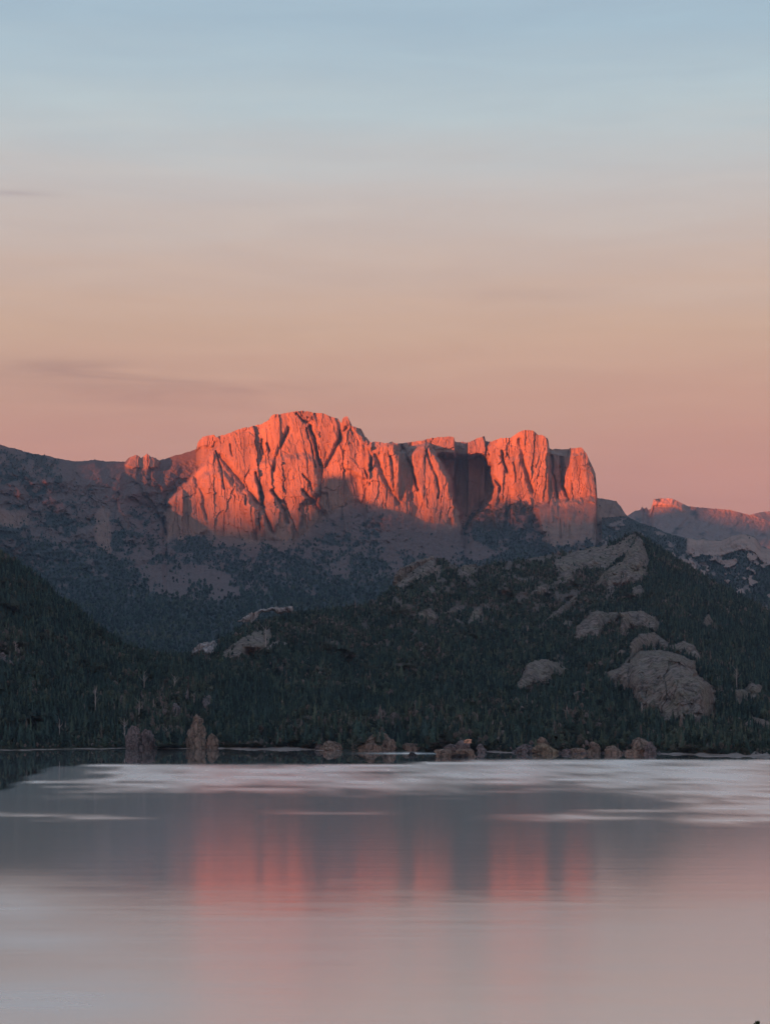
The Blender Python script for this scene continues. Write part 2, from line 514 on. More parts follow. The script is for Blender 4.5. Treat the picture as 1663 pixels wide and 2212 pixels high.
def main_depth(u, v):
    """depth of the mountain's surface, with the masks for its look"""
    vt = interp(u, main_top)
    yt, vc, yc = interp(u, main_YT), interp(u, main_vC), interp(u, main_YC)
    vc = np.maximum(vc, vt + 12)
    vf = np.maximum(main_vF, vc + 60)
    yf = 4850 + 0 * u
    vv, yv = 1460.0, 3700.0
    Y = np.where(v < vc, yt + (yc - yt) * np.clip((v - vt) / (vc - vt), 0, 1) ** 0.9,
                 np.where(v < vf, yc + (yf - yc) * np.clip((v - vc) / (vf - vc), 0, 1) ** 1.15,
                          yf + (yv - yf) * np.clip((v - vf) / (vv - vf), 0, 1)))
    wob = 5 * fbm(u / 22, v / 22, 3.3, 3)
    wob2 = 4 * fbm(u / 14, v / 14, 8.3, 3)
    uu, vw = u + wob, v + wob2
    cliff = np.zeros(u.shape)

    foot = interp(u, main_vC) + 14 * fbm(u / 26, 0.4, 8.8, 3)

    def push(poly, d, w, k=1.0, low=0.0):
        # a bulge whose foot runs out into the apron below instead of overhanging it
        nonlocal Y, cliff
        vb = foot + low - 22
        vq = np.where(vw > vb, vb + (vw - vb) * 0.10, vw)
        s = sst(-w, w, sdist(uu, vq, poly))
        run = vw - vb - 22
        Y = Y - d * s * (1 - sst(-5, 110, run)) 
        cliff = np.maximum(cliff, k * s * sst(6, -6, run))
    # great left wall
    push([(470, 958), (452, 985), (440, 1000), (418, 1025), (395, 1050), (366, 1078), (358, 1110), (355, 1160), (450, 1152), (560, 1168), (640, 1168), (690, 1130),
          (740, 1080), (790, 1085), (800, 950), (745, 840), (600, 820), (440, 900)], 75, 5)
    push([(560, 1000), (640, 985), (680, 990), (700, 1060), (650, 1090), (655, 1166), (560, 1166), (520, 1080)], 28, 8)
    push([(365, 1075), (470, 1010), (520, 1060), (560, 1100), (548, 1166), (356, 1160)], 34, 9)
    push([(590, 1075), (612, 1090), (632, 1140), (632, 1172), (570, 1172), (565, 1110)], 30, 5)
    push([(737, 905), (752, 890), (775, 930), (800, 965), (795, 1040), (745, 1010)], 25, 5)
    push([(425, 935), (468, 925), (470, 960), (425, 970)], 12, 4)
    # the buttress in front of the notch
    push([(798, 952), (860, 952), (866, 975), (878, 972), (900, 962), (924, 958), (935, 975), (950, 996), (966, 1016), (978, 1044),
          (982, 1084), (1004, 1126), (1000, 1140), (950, 1132), (920, 1126), (880, 1102), (830, 1098), (790, 1085)], 110, 4)
    push([(880, 985), (925, 960), (980, 1050), (990, 1120), (925, 1130), (905, 1060)], 26, 6)
    push([(800, 960), (850, 960), (870, 1010), (890, 1090), (830, 1096), (795, 1070)], 18, 7)
    # right towers
    push([(1060, 940), (1100, 935), (1130, 918), (1164, 918), (1188, 945), (1188, 975), (1232, 985), (1232, 950), (1262, 955), (1275, 980),
          (1288, 1020), (1292, 1078), (1230, 1082), (1160, 1092), (1105, 1062), (1066, 1066), (1062, 1020), (1050, 985)], 95, 4)
    push([(1100, 990), (1185, 978), (1200, 1075), (1160, 1090), (1108, 1060)], 22, 6)
    push([(1218, 985), (1285, 975), (1292, 1078), (1222, 1080)], 20, 4)
    push([(1125, 925), (1165, 920), (1188, 950), (1188, 980), (1120, 985)], 18, 5)
    # lower step under the towers
    push([(1155, 1095), (1200, 1084), (1290, 1078), (1330, 1082), (1346, 1106), (1362, 1135), (1335, 1165), (1270, 1176), (1215, 1178), (1170, 1150)], 90, 7, 0.7, 82)
    # pinnacles on the left
    push([(205, 1110), (222, 1095), (240, 1110), (242, 1180), (225, 1200), (208, 1170)], 22, 5, 0.6, 140)
    push([(272, 1002), (295, 975), (322, 972), (345, 998), (340, 1012), (280, 1012)], 25, 4)
    push([(-50, 1090), (60, 1110), (75, 1140), (30, 1150), (-50, 1130)], 40, 8, 0.6, 90)
    # the shadowed cove between buttress and towers
    cove = sst(-8, 6, sdist(uu, vw, [(950, 985), (985, 988), (1050, 985), (1062, 1020), (1062, 1065), (1040, 1100), (1005, 1125), (985, 1085), (970, 1020)]))
    Y = Y + 150 * cove
    cliff = np.maximum(cliff, sst(1.15, 0.9, (v - vt) / (vc - vt)) * sst(415, 450, u) * sst(1300, 1285, u) * 0.9)
    # vertical flutes
    lean = uu + (v - 1000) * 0.10 * np.sin(u / 130.0)
    fu, fv = u + 0.4 * wob + (v - 1000) * 0.10 * np.sin(u / 130.0) + 1.6 * fbm(u / 14, v / 20, 61.0, 3), vw + 5 * fbm(uu / 18, vw / 18, 63.0, 3)
    plates = facets(fu / 46, fv / 300, 3, 1.1) * 20 + facets(fu / 21, fv / 120, 5, 1.2) * 9 + facets(fu / 9, fv / 44, 7, 1.3) * 3.6 + facets(fu / 4.4, fv / 15, 9, 1.3) * 1.4
    plates = plates + facets((fu + 0.5 * fv) / 60, (fv - 0.25 * fu) / 34, 31, 0.8) * 5.5
    big = fbm(lean / 120, vw / 330, 4.4, 2) * 12
    ck = lambda n, w: np.exp(-np.abs(n) / w)
    patchy = sst(-0.15, 0.35, fbm(uu / 60, vw / 70, 41.0, 2))
    lean = fu
    cr = 15 * ck(pnoise(lean / 42, vw / 300, 5.7) + 0.10 * facets(lean / 9, vw / 30, 21, 0.4), 0.014) * (0.2 + 0.8 * patchy) + 4 * ck(pnoise(lean / 16, vw / 110, 9.7), 0.03) * patchy
    fine = fbm(uu / 6, vw / 9, 2.2, 4, 0.6) * 0.8
    Y = Y - cliff * (plates + big + fine - cr)
    talus = 1 - cliff
    k = sst(0, 60, v - vt)
    gul = ridged((uu + 0.4 * (v - 1150)) / 75, vw / 240, 6.6, 3, 0.5)
    left = sst(420, 340, u) * sst(1260, 1180, v)
    gul2 = ridged((uu - 0.55 * (v - 1050) + 14 * fbm(u / 40, v / 40, 71.0, 2)) / 88, vw / 300, 16.6, 3, 0.5)
    Y = Y - talus * k * (fbm(u / 60, v / 30, 7.0, 5, 0.55) * 26 + gul * 16 + left * gul2 * 34 + left * facets(fu / 22, fv / 26, 15, 1.3) * 16 + fbm(u / 11, v / 9, 2.0, 3) * 4)
    # clefts
    for w, d, pts in ((3.2, 42, [(671, 921), (678, 945), (684, 975), (692, 1005)]), (1.6, 16, [(664, 925), (672, 960), (681, 1010)]),
                      (3.0, 34, [(797, 972), (801, 990), (800, 1015)]), (2.6, 34, [(866, 962), (878, 985), (890, 1005), (896, 1040), (904, 1058)]),
                      (2.2, 20, [(922, 975), (932, 1005), (946, 1040), (948, 1075)]), (3.4, 36, [(553, 1022), (560, 1045), (567, 1070), (566, 1090)]),
                      (3.6, 34, [(588, 1060), (600, 1080), (615, 1105), (622, 1130)]), (2.4, 28, [(565, 950), (567, 970), (570, 980)]),
                      (2.2, 26, [(577, 958), (580, 975)]), (2.0, 20, [(466, 975), (478, 1010), (484, 1055)]),
                      (2.4, 26, [(1190, 985), (1196, 1030), (1202, 1075)]), (3.2, 36, [(1212, 988), (1214, 1025), (1217, 1050), (1228, 1080)]),
                      (2.6, 28, [(1084, 975), (1088, 1000), (1096, 1020)]), (3.0, 30, [(1066, 1030), (1080, 1050), (1078, 1062)]),
                      (2.4, 20, [(640, 893), (655, 908), (668, 912)]), (1.8, 16, [(735, 930), (733, 960)]), (2.2, 22, [(1046, 945), (1056, 975), (1062, 1010)]),
                      (2.0, 16, [(655, 1025), (668, 1040), (675, 1060)]), (2.2, 18, [(530, 1070), (532, 1090)]), (1.8, 14, [(497, 960), (503, 985)]),
                      (5.0, 26, [(476, 985), (505, 1020), (540, 1062), (566, 1100), (590, 1150)]), (4.5, 22, [(748, 925), (728, 965), (704, 1010)]),
                      (4.0, 20, [(624, 925), (606, 965), (590, 1015)]), (4.5, 22, [(1122, 950), (1132, 1000), (1150, 1062)]), (5.0, 22, [(812, 985), (832, 1040), (862, 1088)]),
                      (4.0, 18, [(420, 1030), (440, 1070), (446, 1120)]), (4.5, 24, [(655, 1060), (690, 1100), (735, 1150)]),
                      (2.0, 18, [(790, 1020), (798, 1045)]), (2, 14, [(1110, 1000), (1114, 1040)]), (2, 14, [(845, 985), (850, 1060)])):
        Y = Y + d * np.exp(-(segd(u + wob * 0.5, v, pts) / w) ** 2)
    # vegetation
    nv = fbm(u / 55, v / 38, 12.0, 4, 0.6)
    nf = fbm(u / 14, v / 10, 15.0, 3, 0.6)
    zone = interp(v, [(1030, 0.0), (1080, 0.16), (1140, 0.34), (1190, 0.52), (1240, 0.60), (1285, 0.78), (1312, 1.1), (1460, 1.3)])
    zone = zone + 0.14 * sst(330, 120, u) * sst(1040, 1120, v)
    zone = zone - 0.5 * sst(-14, 14, sdist(uu, vw, [(305, 1232), (350, 1218), (480, 1238), (545, 1268), (520, 1300), (420, 1302), (325, 1285)]))
    zone = zone - 0.4 * sst(-14, 14, sdist(uu, vw, [(840, 1120), (960, 1140), (1080, 1200), (900, 1215), (820, 1170)]))
    zone = zone + 0.35 * sst(-25, 15, sdist(uu, vw, [(1062, 1090), (1110, 1068), (1150, 1090), (1165, 1150), (1215, 1180), (1160, 1200), (1050, 1180), (1000, 1120), (1020, 1100)]))
    zone = zone + 0.4 * sst(-12, 12, sdist(uu, vw, [(370, 1178), (420, 1165), (455, 1180), (440, 1200), (380, 1196)]))
    zone = zone + 0.55 * sst(-14, 14, sdist(uu, vw, [(-200, 960), (0, 968), (160, 990), (135, 1010), (140, 1045), (80, 1080), (40, 1050), (-200, 1010)]))
    zone = zone - 0.6 * sst(-10, 10, sdist(uu, vw, [(125, 1000), (200, 985), (430, 985), (390, 1060), (300, 1060), (180, 1050)]))
    veg = np.clip((zone + 0.46 * nv + 0.34 * nf - 0.45) * 1.5 + 0.42, 0, 1) * (1 - cliff * 0.97)
    return Y, cliff, veg


def relief(name, mat, depth, top, u0, u1, nu, vbot, nv, back=900, drop=0.35, jag=1.5, jag_s=9.0, smooth=False, toe=None):
    """a mountain: face as relief, crest, and a back slope that falls away behind it"""
    us = np.concatenate([np.linspace(u0, -70, max(2, int((-70 - u0) / 9)), endpoint=False), np.linspace(max(u0, -70), min(u1, 1730), nu), np.linspace(1730, u1, max(2, int((u1 - 1730) / 9)) + 1)[1:]]) if u0 < -70 else np.concatenate([np.linspace(u0, min(u1, 1730), nu), np.linspace(1730, u1, max(2, int((u1 - 1730) / 9)) + 1)[1:] if u1 > 1730 else []])
    nu = len(us)
    vt = interp(us, top) + jag * fbm(us / jag_s, 0.5, 2.2, 4, 0.6)
    s = np.linspace(0, 1, nv)[:, None]
    vb = vbot(us) if callable(vbot) else vbot
    V = vt[None] + (vb - vt[None]) * s
    U = np.broadcast_to(us[None], V.shape)
    Y, cliff, veg = depth(U, V)
    P = world_of(U, V, Y)
    rows, at = [P], [(cliff, veg)]
    crest = P[0]
    nb = 14
    bk = []
    for i in range(1, nb + 1):
        t = i / nb
        q = crest.copy()
        q[:, 1] += back * t
        q[:, 0] *= q[:, 1] / crest[:, 1]
        q[:, 2] = crest[:, 2] - 4 * t - drop * back * t ** 1.7 + 12 * fbm(q[:, 0] / 90, q[:, 1] / 90, 1.1, 4) * min(1, 3 * t) - 8 * min(1, 3 * t)
        q[:, 2] = np.maximum(q[:, 2], -2)
        bk.append(q)
    bk = np.stack(bk[::-1], 0)
    P = np.concatenate([bk, P], 0)
    z = np.zeros((nb, nu))
    cliff = np.concatenate([z, cliff], 0)
    veg = np.concatenate([z + 0.3, veg], 0)
    ext = P[-1:].copy()
    ext[..., 1] -= 60
    ext[..., 2] = -3
    P = np.concatenate([P, ext], 0)
    cliff = np.concatenate([cliff, cliff[-1:]], 0)
    veg = np.concatenate([veg, veg[-1:]], 0)
    o = mesh_grid(name, P, mat, {'cliff': cliff, 'veg': veg}, smooth=smooth)
    return o, P, cliff, veg, nb


main_o, main_P, main_c, main_v, main_nb = relief('mountain', M_main, main_depth, main_top, -1880, 1640, 1150, 1450.0, 300, back=1100, drop=0.30, jag=1.6)
main_o['label'] = 'broad rocky table mountain whose cliffs glow red in the last sun'

# ---------------------------------------------------------------- far right mountains
far_top = [(1180, 1190), (1300, 1135), (1350, 1118)] + [(831.5 + a / 2, 866 + b / 2) for a, b in
          [(1040, 502), (1080, 475), (1103, 470), (1110, 455), (1120, 468), (1128, 458), (1138, 470), (1150, 465), (1160, 425), (1200, 420), (1240, 422), (1270, 435),
           (1310, 455), (1380, 462), (1480, 470), (1540, 483), (1600, 500), (1663, 520), (1800, 560), (2200, 640), (2600, 900), (2930, 1165)]]


def far_depth(u, v):
    vt = interp(u, far_top)
    t = np.clip((v - vt) / (np.maximum(1330, vt + 30) - vt), 0, 1)
    Y = 9600 - 2600 * (0.25 * t + 0.75 * t ** 1.8)
    cl = sst(1395, 1408, u) * sst(1490, 1470, u) * sst(20, 10, v - vt)
    Y = Y - 40 * cl - sst(0, 30, v - vt) * (fbm(u / 60, v / 40, 2.0, 5) * 34 + ridged((u + 0.6 * v) / 40, v / 120, 1.0, 3) * 16)
    Y = Y - fbm(u / 12, v / 9, 4.4, 4) * 10
    veg = np.clip(0.15 + 0.5 * fbm(u / 40, v / 22, 9.0, 4) + 0.4 * sst(1160, 1240, v), 0, 1)
    return Y, np.clip(cl + 0.15, 0, 1), veg


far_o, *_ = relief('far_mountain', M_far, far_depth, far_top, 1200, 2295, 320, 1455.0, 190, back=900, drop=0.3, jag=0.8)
back_top = [(1560, 1150), (1619, 1112), (1640, 1107), (1663, 1104), (1720, 1098), (1900, 1110), (2200, 1150), (2480, 1300), (2700, 1452)]


def back_depth(u, v):
    Y = 11200 - 9 * (v - 1100) - fbm(u / 50, v / 40, 3.0, 4) * 60
    return Y, 0.2 + 0 * Y, 0.1 + 0 * Y


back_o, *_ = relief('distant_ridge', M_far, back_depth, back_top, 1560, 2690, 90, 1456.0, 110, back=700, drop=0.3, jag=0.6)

sh_top = [(1300, 1118)] + [(831.5 + a / 2, 866 + b / 2) for a, b in
         [(1040, 498), (1060, 508), (1100, 525), (1160, 545), (1240, 578), (1300, 590), (1350, 597), (1375, 592), (1390, 600), (1450, 602), (1500, 582), (1540, 574), (1580, 580),
          (1600, 590), (1625, 628), (1663, 640), (1800, 690), (2200, 800), (2900, 1175)]]


def sh_depth(u, v):
    vt = interp(u, sh_top)
    t = np.clip((v - vt) / (np.maximum(1400, vt + 30) - vt), 0, 1)
    Y = interp(u, [(1300, 5700), (1450, 5500), (1900, 5100)]) - 1700 * t ** 1.05
    cl = sst(20, 14, np.abs(v - vt - 18)) * sst(1475, 1490, u) * 0.9
    cl = np.maximum(cl, 0.8 * sst(0.15, 0.45, fbm(u / 26, v / 18, 21.0, 4)) * sst(1170, 1200, v))
    Y = Y - cl * (30 + ridged(u / 12, v / 50, 3.0, 3) * 10) - sst(0, 25, v - vt) * (fbm(u / 45, v / 26, 6.0, 5) * 45 + ridged((u - v) / 38, v / 130, 8.0, 3) * 20)
    veg = np.clip((0.62 + 0.55 * fbm(u / 34, v / 20, 33.0, 4, 0.65) + 0.25 * sst(1210, 1290, v) - 0.45) * 2.2 + 0.45, 0, 1) * (1 - cl)
    veg = np.maximum(veg, sst(7, 2, v - vt) * sst(1460, 1440, u))
    return Y, cl, veg


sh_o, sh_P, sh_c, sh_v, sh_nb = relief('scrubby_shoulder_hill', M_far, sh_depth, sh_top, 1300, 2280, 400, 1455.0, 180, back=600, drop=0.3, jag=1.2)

# ---------------------------------------------------------------- near hills
shore_v = [(-1700, 1640), (-300, 1626), (0, 1621), (150, 1619), (260, 1617), (340, 1617), (420, 1616), (560, 1618), (680, 1620), (760, 1622), (860, 1622), (930, 1622), (1040, 1624),
           (1120, 1626), (1260, 1628), (1420, 1629), (1500, 1631), (1600, 1634), (1663, 1636), (1960, 1644), (2700, 1652)]
Yof = lambda v: H * F / (v - V0)
_su = np.linspace(-1700, 2700, 820)
shore_v = list(zip(_su, np.interp(_su, *zip(*shore_v)) + 1.5 * fbm(_su / 75, 0.3, 6.0, 4, 0.6)))

rh_top = [(330, 1440), (400, 1418), (425, 1404), (470, 1390), (520, 1360), (560, 1345), (630, 1330), (680, 1322), (720, 1318), (790, 1310), (825, 1288), (850, 1268), (880, 1240), (905, 1222), (935, 1208), (955, 1210),
          (990, 1224), (1040, 1224), (1100, 1215), (1150, 1205), (1200, 1196), (1240, 1192), (1290, 1184), (1330, 1170), (1355, 1156), (1380, 1152), (1400, 1166), (1440, 1192),
          (1480, 1216), (1540, 1256), (1600, 1290), (1663, 1322), (1800, 1390), (1960, 1460), (2300, 1560), (2700, 1640)]
rh_YT = [(330, 1720), (425, 1830), (560, 1980), (800, 2150), (940, 2350), (1100, 2480), (1380, 2600), (1540, 2520), (1663, 2400), (1960, 2200)]

K5 = 0.3472


def c5(*p):
    return [(1085.6 + a * K5, 1097 + b * K5) for a, b in p]


def c4(*p):
    return [(519.7 + a * K5, 1154.8 + b * K5) for a, b in p]


def c3(*p):
    return [(a * K5, 1154.8 + b * K5) for a, b in p]


# bare rock on the right hill: outline, bulge (m), material, label
OUTCROPS = [
    (c5((640, 1040), (660, 1018), (720, 1000), (780, 960), (850, 890), (960, 886), (1060, 900), (1130, 925), (1195, 962), (1212, 1040), (1290, 1100), (1326, 1140),
        (1318, 1240), (1295, 1340), (1210, 1372), (1110, 1325), (1050, 1310), (1010, 1342), (960, 1290), (900, 1280), (840, 1220), (780, 1140), (700, 1112), (650, 1085)),
     38, M_out, 'biggest bare rock face, a broad grey cliff low on the right hillside'),
    (c5((735, 985), (790, 920), (795, 840), (850, 785), (940, 778), (1000, 820), (1035, 860), (1010, 885), (960, 872), (880, 876), (820, 945), (770, 975)),
     26, M_out, 'rounded grey rock hump directly on top of the biggest cliff'),
    (c5((1035, 880), (1040, 858), (1120, 830), (1190, 860), (1237, 930), (1215, 985), (1195, 940), (1120, 912)),
     20, M_out, 'smaller grey dome behind the upper right corner of the biggest cliff'),
    (c5((72, 1110), (120, 1050), (150, 980), (200, 950), (290, 943), (350, 970), (397, 1000), (372, 1062), (320, 1050), (270, 1100), (240, 1118), (190, 1090), (140, 1135), (95, 1148)),
     24, M_out, 'solitary grey rock dome among trees left of the biggest cliff'),
    (c5((440, 832), (455, 740), (520, 685), (580, 640), (650, 655), (720, 650), (720, 720), (690, 715), (620, 760), (605, 812), (540, 812), (500, 820)),
     22, M_out, 'craggy broken rock band in mid hillside, its larger left part'),
    (c5((725, 655), (850, 640), (950, 680), (982, 725), (950, 765), (860, 750), (790, 765), (740, 800), (722, 770), (735, 715)),
     18, M_out, 'craggy broken rock band in mid hillside, its right part above the rounded hump'),
    (c5((298, 365), (330, 330), (420, 282), (560, 243), (700, 232), (790, 172), (836, 168), (800, 235), (755, 295), (695, 338), (640, 385), (590, 372), (540, 385), (480, 380), (400, 405), (330, 390)),
     12, M_out, 'long slanting grey slab just under the summit skyline of the right hill'),
    (c5((578, 482), (600, 430), (640, 400), (700, 350), (740, 335), (760, 300), (800, 240), (840, 175), (868, 200), (885, 260), (912, 330), (890, 400), (860, 460), (800, 478), (740, 490), (690, 530), (630, 505)),
     14, M_out, 'large smooth rock face directly below the pointed summit of the right hill'),
    (c5((800, 500), (860, 480), (880, 520), (850, 560), (810, 545)), 10, M_out, 'small rock spur hanging under the summit rock face'),
    (c5((182, 530), (215, 492), (280, 478), (290, 525), (240, 550)), 12, M_out, 'small pale knob at the left end of the upper right hillside'),
    (c5((340, 425), (400, 400), (440, 420), (400, 460), (350, 465)), 8, M_out, 'small ledge under the long slanting slab'),
    (c5((255, 715), (300, 665), (360, 620), (420, 575), (472, 538), (450, 590), (390, 650), (320, 690)), 5, M_out, 'narrow diagonal scree streak on the upper right hillside'),
    (c5((365, 740), (390, 700), (440, 705), (430, 745), (390, 760)), 8, M_out, 'little crag beside the lower end of the scree streak'),
    (c5((690, 922), (735, 882), (770, 905), (735, 940)), 8, M_out, 'little boulder left of the rounded hump on the hillside'),
    (c5((428, 1165), (465, 1140), (510, 1150), (495, 1182), (445, 1184)), 8, M_out, 'small rock in the trees below the solitary dome'),
    (c5((1238, 738), (1250, 690), (1278, 660), (1312, 722), (1285, 748)), 9, M_out, 'lone triangular crag in forest on the right flank of the hill'),
    (c5((1428, 1135), (1500, 1130), (1545, 1092), (1612, 1108), (1622, 1180), (1565, 1212), (1510, 1200), (1475, 1250), (1442, 1232)),
     18, M_out, 'two-lobed grey rock in forest right of the biggest cliff'),
    (c5((1465, 1322), (1500, 1305), (1560, 1300), (1650, 1330), (1720, 1345), (1730, 1385), (1610, 1382), (1540, 1345), (1490, 1345)),
     12, M_out, 'low grey rock rib near the right shore below the two-lobed rock'),
    (c4((942, 300), (960, 255), (1000, 205), (1100, 160), (1205, 128), (1215, 180), (1190, 250), (1120, 272), (1050, 320), (970, 352)),
     22, M_out, 'smooth brown rock slope at the left shoulder of the right hill'),
    (c4((1200, 250), (1215, 195), (1250, 190), (1250, 250), (1225, 268)), 8, M_out, 'narrow rock next to the brown shoulder slope'),
    (c4((1345, 255), (1375, 195), (1470, 178), (1450, 235), (1400, 262)), 12, M_out, 'low crag on the skyline right of the brown shoulder slope'),
    (c4((1085, 520), (1110, 485), (1180, 458), (1235, 515), (1205, 548), (1150, 515)), 10, M_out, 'left-hand of the three grey patches on the middle of the hillside'),
    (c4((1265, 505), (1290, 475), (1380, 438), (1392, 478), (1320, 500)), 8, M_out, 'middle of the three grey patches on the middle of the hillside'),
    (c4((1405, 555), (1440, 480), (1500, 448), (1505, 500), (1470, 535), (1430, 560)), 9, M_out, 'right-hand of the three grey patches on the middle of the hillside'),
    (c4((1325, 552), (1345, 528), (1372, 545), (1355, 568)), 6, M_out, 'tiny boulder under the three grey patches'),
    (c4((-20, 545), (20, 510), (60, 488), (150, 462), (240, 450), (330, 448), (325, 488), (240, 492), (190, 472), (120, 492), (70, 552), (30, 540)),
     12, M_pale, 'pale whitish bald crest at the left end of the right hill'),
    (c4((160, 715), (195, 680), (235, 660), (305, 682), (225, 692), (185, 712)), 7, M_pale, 'bright whitish slab in the trees below the pale crest'),
    (c4((402, 752), (440, 765), (438, 785), (415, 775)), 5, M_pale, 'tiny whitish boulder right of the bright slab'),
    (c3((1360, 752), (1430, 700), (1500, 645), (1600, 605), (1680, 590), (1690, 640), (1650, 700), (1600, 735), (1510, 782), (1400, 785)),
     12, M_out, 'purplish grey bare slope at the lower left end of the right hill'),
    (c3((1182, 738), (1235, 682), (1340, 660), (1358, 695), (1330, 735), (1270, 752), (1215, 752)), 12, M_pale, 'pale rounded rock at the foot of the pale crest above the valley'),
    (c5((120, 1000), (150, 990), (160, 1010), (130, 1020)), 4, M_out, 'small stone at the edge of the solitary dome'),
]
ROCKPOLY = [o[0] for o in OUTCROPS]


def rh_depth_base(u, v):
    vt, yt = interp(u, rh_top), interp(u, rh_YT)
    vs_ = interp(u, shore_v)
    ys = Yof(vs_)
    s = np.clip((vs_ - v) / (vs_ - vt), 0, 1)
    Y = ys + (yt - ys) * (0.18 * s + 0.82 * s ** 1.15)
    e = sst(0, 0.06, s) * sst(1.0, 0.93, s)
    Y = Y - e * (fbm(u / 130, v / 80, 40.0, 3) * 70 + ridged((u - 0.5 * v) / 110, v / 300, 44.0, 2) * 30 + fbm(u / 30, v / 22, 41.0, 3) * 10)
    return Y


def rh_depth(u, v):
    Y = rh_depth_base(u, v)
    rock = np.zeros(u.shape)
    for p in ROCKPOLY:
        p = np.asarray(p)
        m = (u > p[:, 0].min() - 8) & (u < p[:, 0].max() + 8) & (v > p[:, 1].min() - 8) & (v < p[:, 1].max() + 8)
        if m.any():
            rock[m] = np.maximum(rock[m], sst(-3, 2, sdist(u[m], v[m], p)))
    nv = fbm(u / 40, v / 26, 51.0, 4, 0.6)
    nf = fbm(u / 12, v / 8, 53.0, 3)
    open_ = 0.30 * sst(1480, 1250, v) * sst(1360, 1250, u) * sst(700, 850, u) + 0.22 * sst(1240, 1180, v) * sst(1400, 1340, u)
    veg = np.clip((0.98 - open_ + 0.50 * nv + 0.38 * nf - 0.5) * 2.0 + 0.2, 0, 1) * (1 - rock)
    return Y, rock, veg


rh_o, rh_P, rh_c, rh_v, rh_nb = relief('hill', M_hill, rh_depth, rh_top, 340, 2690, 520, lambda u: interp(u, shore_v), 230, back=500, drop=0.25, jag=1.5)
rh_o['label'] = 'pointed forested hill with bare grey rock faces on the right shore'

lh_top = [(-1700, 1630), (-1300, 1480), (-1000, 1300), (-700, 1140), (-420, 1070), (-120, 1142), (0, 1196), (20, 1205), (60, 1232), (100, 1262), (130, 1296), (165, 1312), (200, 1350), (260, 1390), (310, 1412), (400, 1425), (520, 1458), (700, 1496),
          (900, 1528), (1100, 1556), (1300, 1585), (1420, 1612), (1500, 1623)]
lh_YT = [(-1700, 1400), (-1000, 1600), (-420, 1800), (0, 1760), (200, 1720), (400, 1660), (700, 1560), (1000, 1470), (1300, 1370), (1500, 1290)]


def lh_depth(u, v):
    vt, yt = interp(u, lh_top), interp(u, lh_YT)
    vs_ = interp(u, shore_v) + 0.2
    ys = Yof(vs_)
    s = np.clip((vs_ - v) / np.maximum(vs_ - vt, 1), 0, 1)
    Y = ys + (yt - ys) * (0.3 * s + 0.7 * s ** 1.2)
    e = sst(0, 0.1, s) * sst(1.0, 0.9, s) * sst(1450, 1000, u)
    Y = Y - e * (fbm(u / 90, v / 60, 60.0, 3) * 34 + fbm(u / 26, v / 18, 61.0, 3) * 8)
    nv = fbm(u / 30, v / 20, 71.0, 3)
    rock = sst(0.55, 0.75, fbm(u / 28, v / 18, 77.0, 3) + 0.4 * sst(120, 0, u) * sst(1430, 1380, np.abs(v - 1400) + 1380))
    veg = np.clip(1.0 - rock + 0.1 * nv, 0, 1)
    return Y, rock * 0.6, veg


lh_o, lh_P, lh_c, lh_v, lh_nb = relief('forested_hill', M_hill, lh_depth, lh_top, -1690, 1490, 420, lambda u: interp(u, shore_v) + 0.2, 120, back=260, drop=0.2, jag=1.0)
lh_o['label'] = 'dark steep hill covered in forest on the left shore'


def lake_grid():
    Y = np.concatenate([np.array([-1500, -400, 40.0]), 1 / np.linspace(1 / 90.0, 1 / 1700.0, 420), np.array([3800, 6500, 12800.0])])
    u = np.linspace(-1900, 3560, 500)
    U, YY = np.meshgrid(u, Y)
    X = (U - U0) / F * np.maximum(np.abs(YY), 2200)
    return U, X, YY


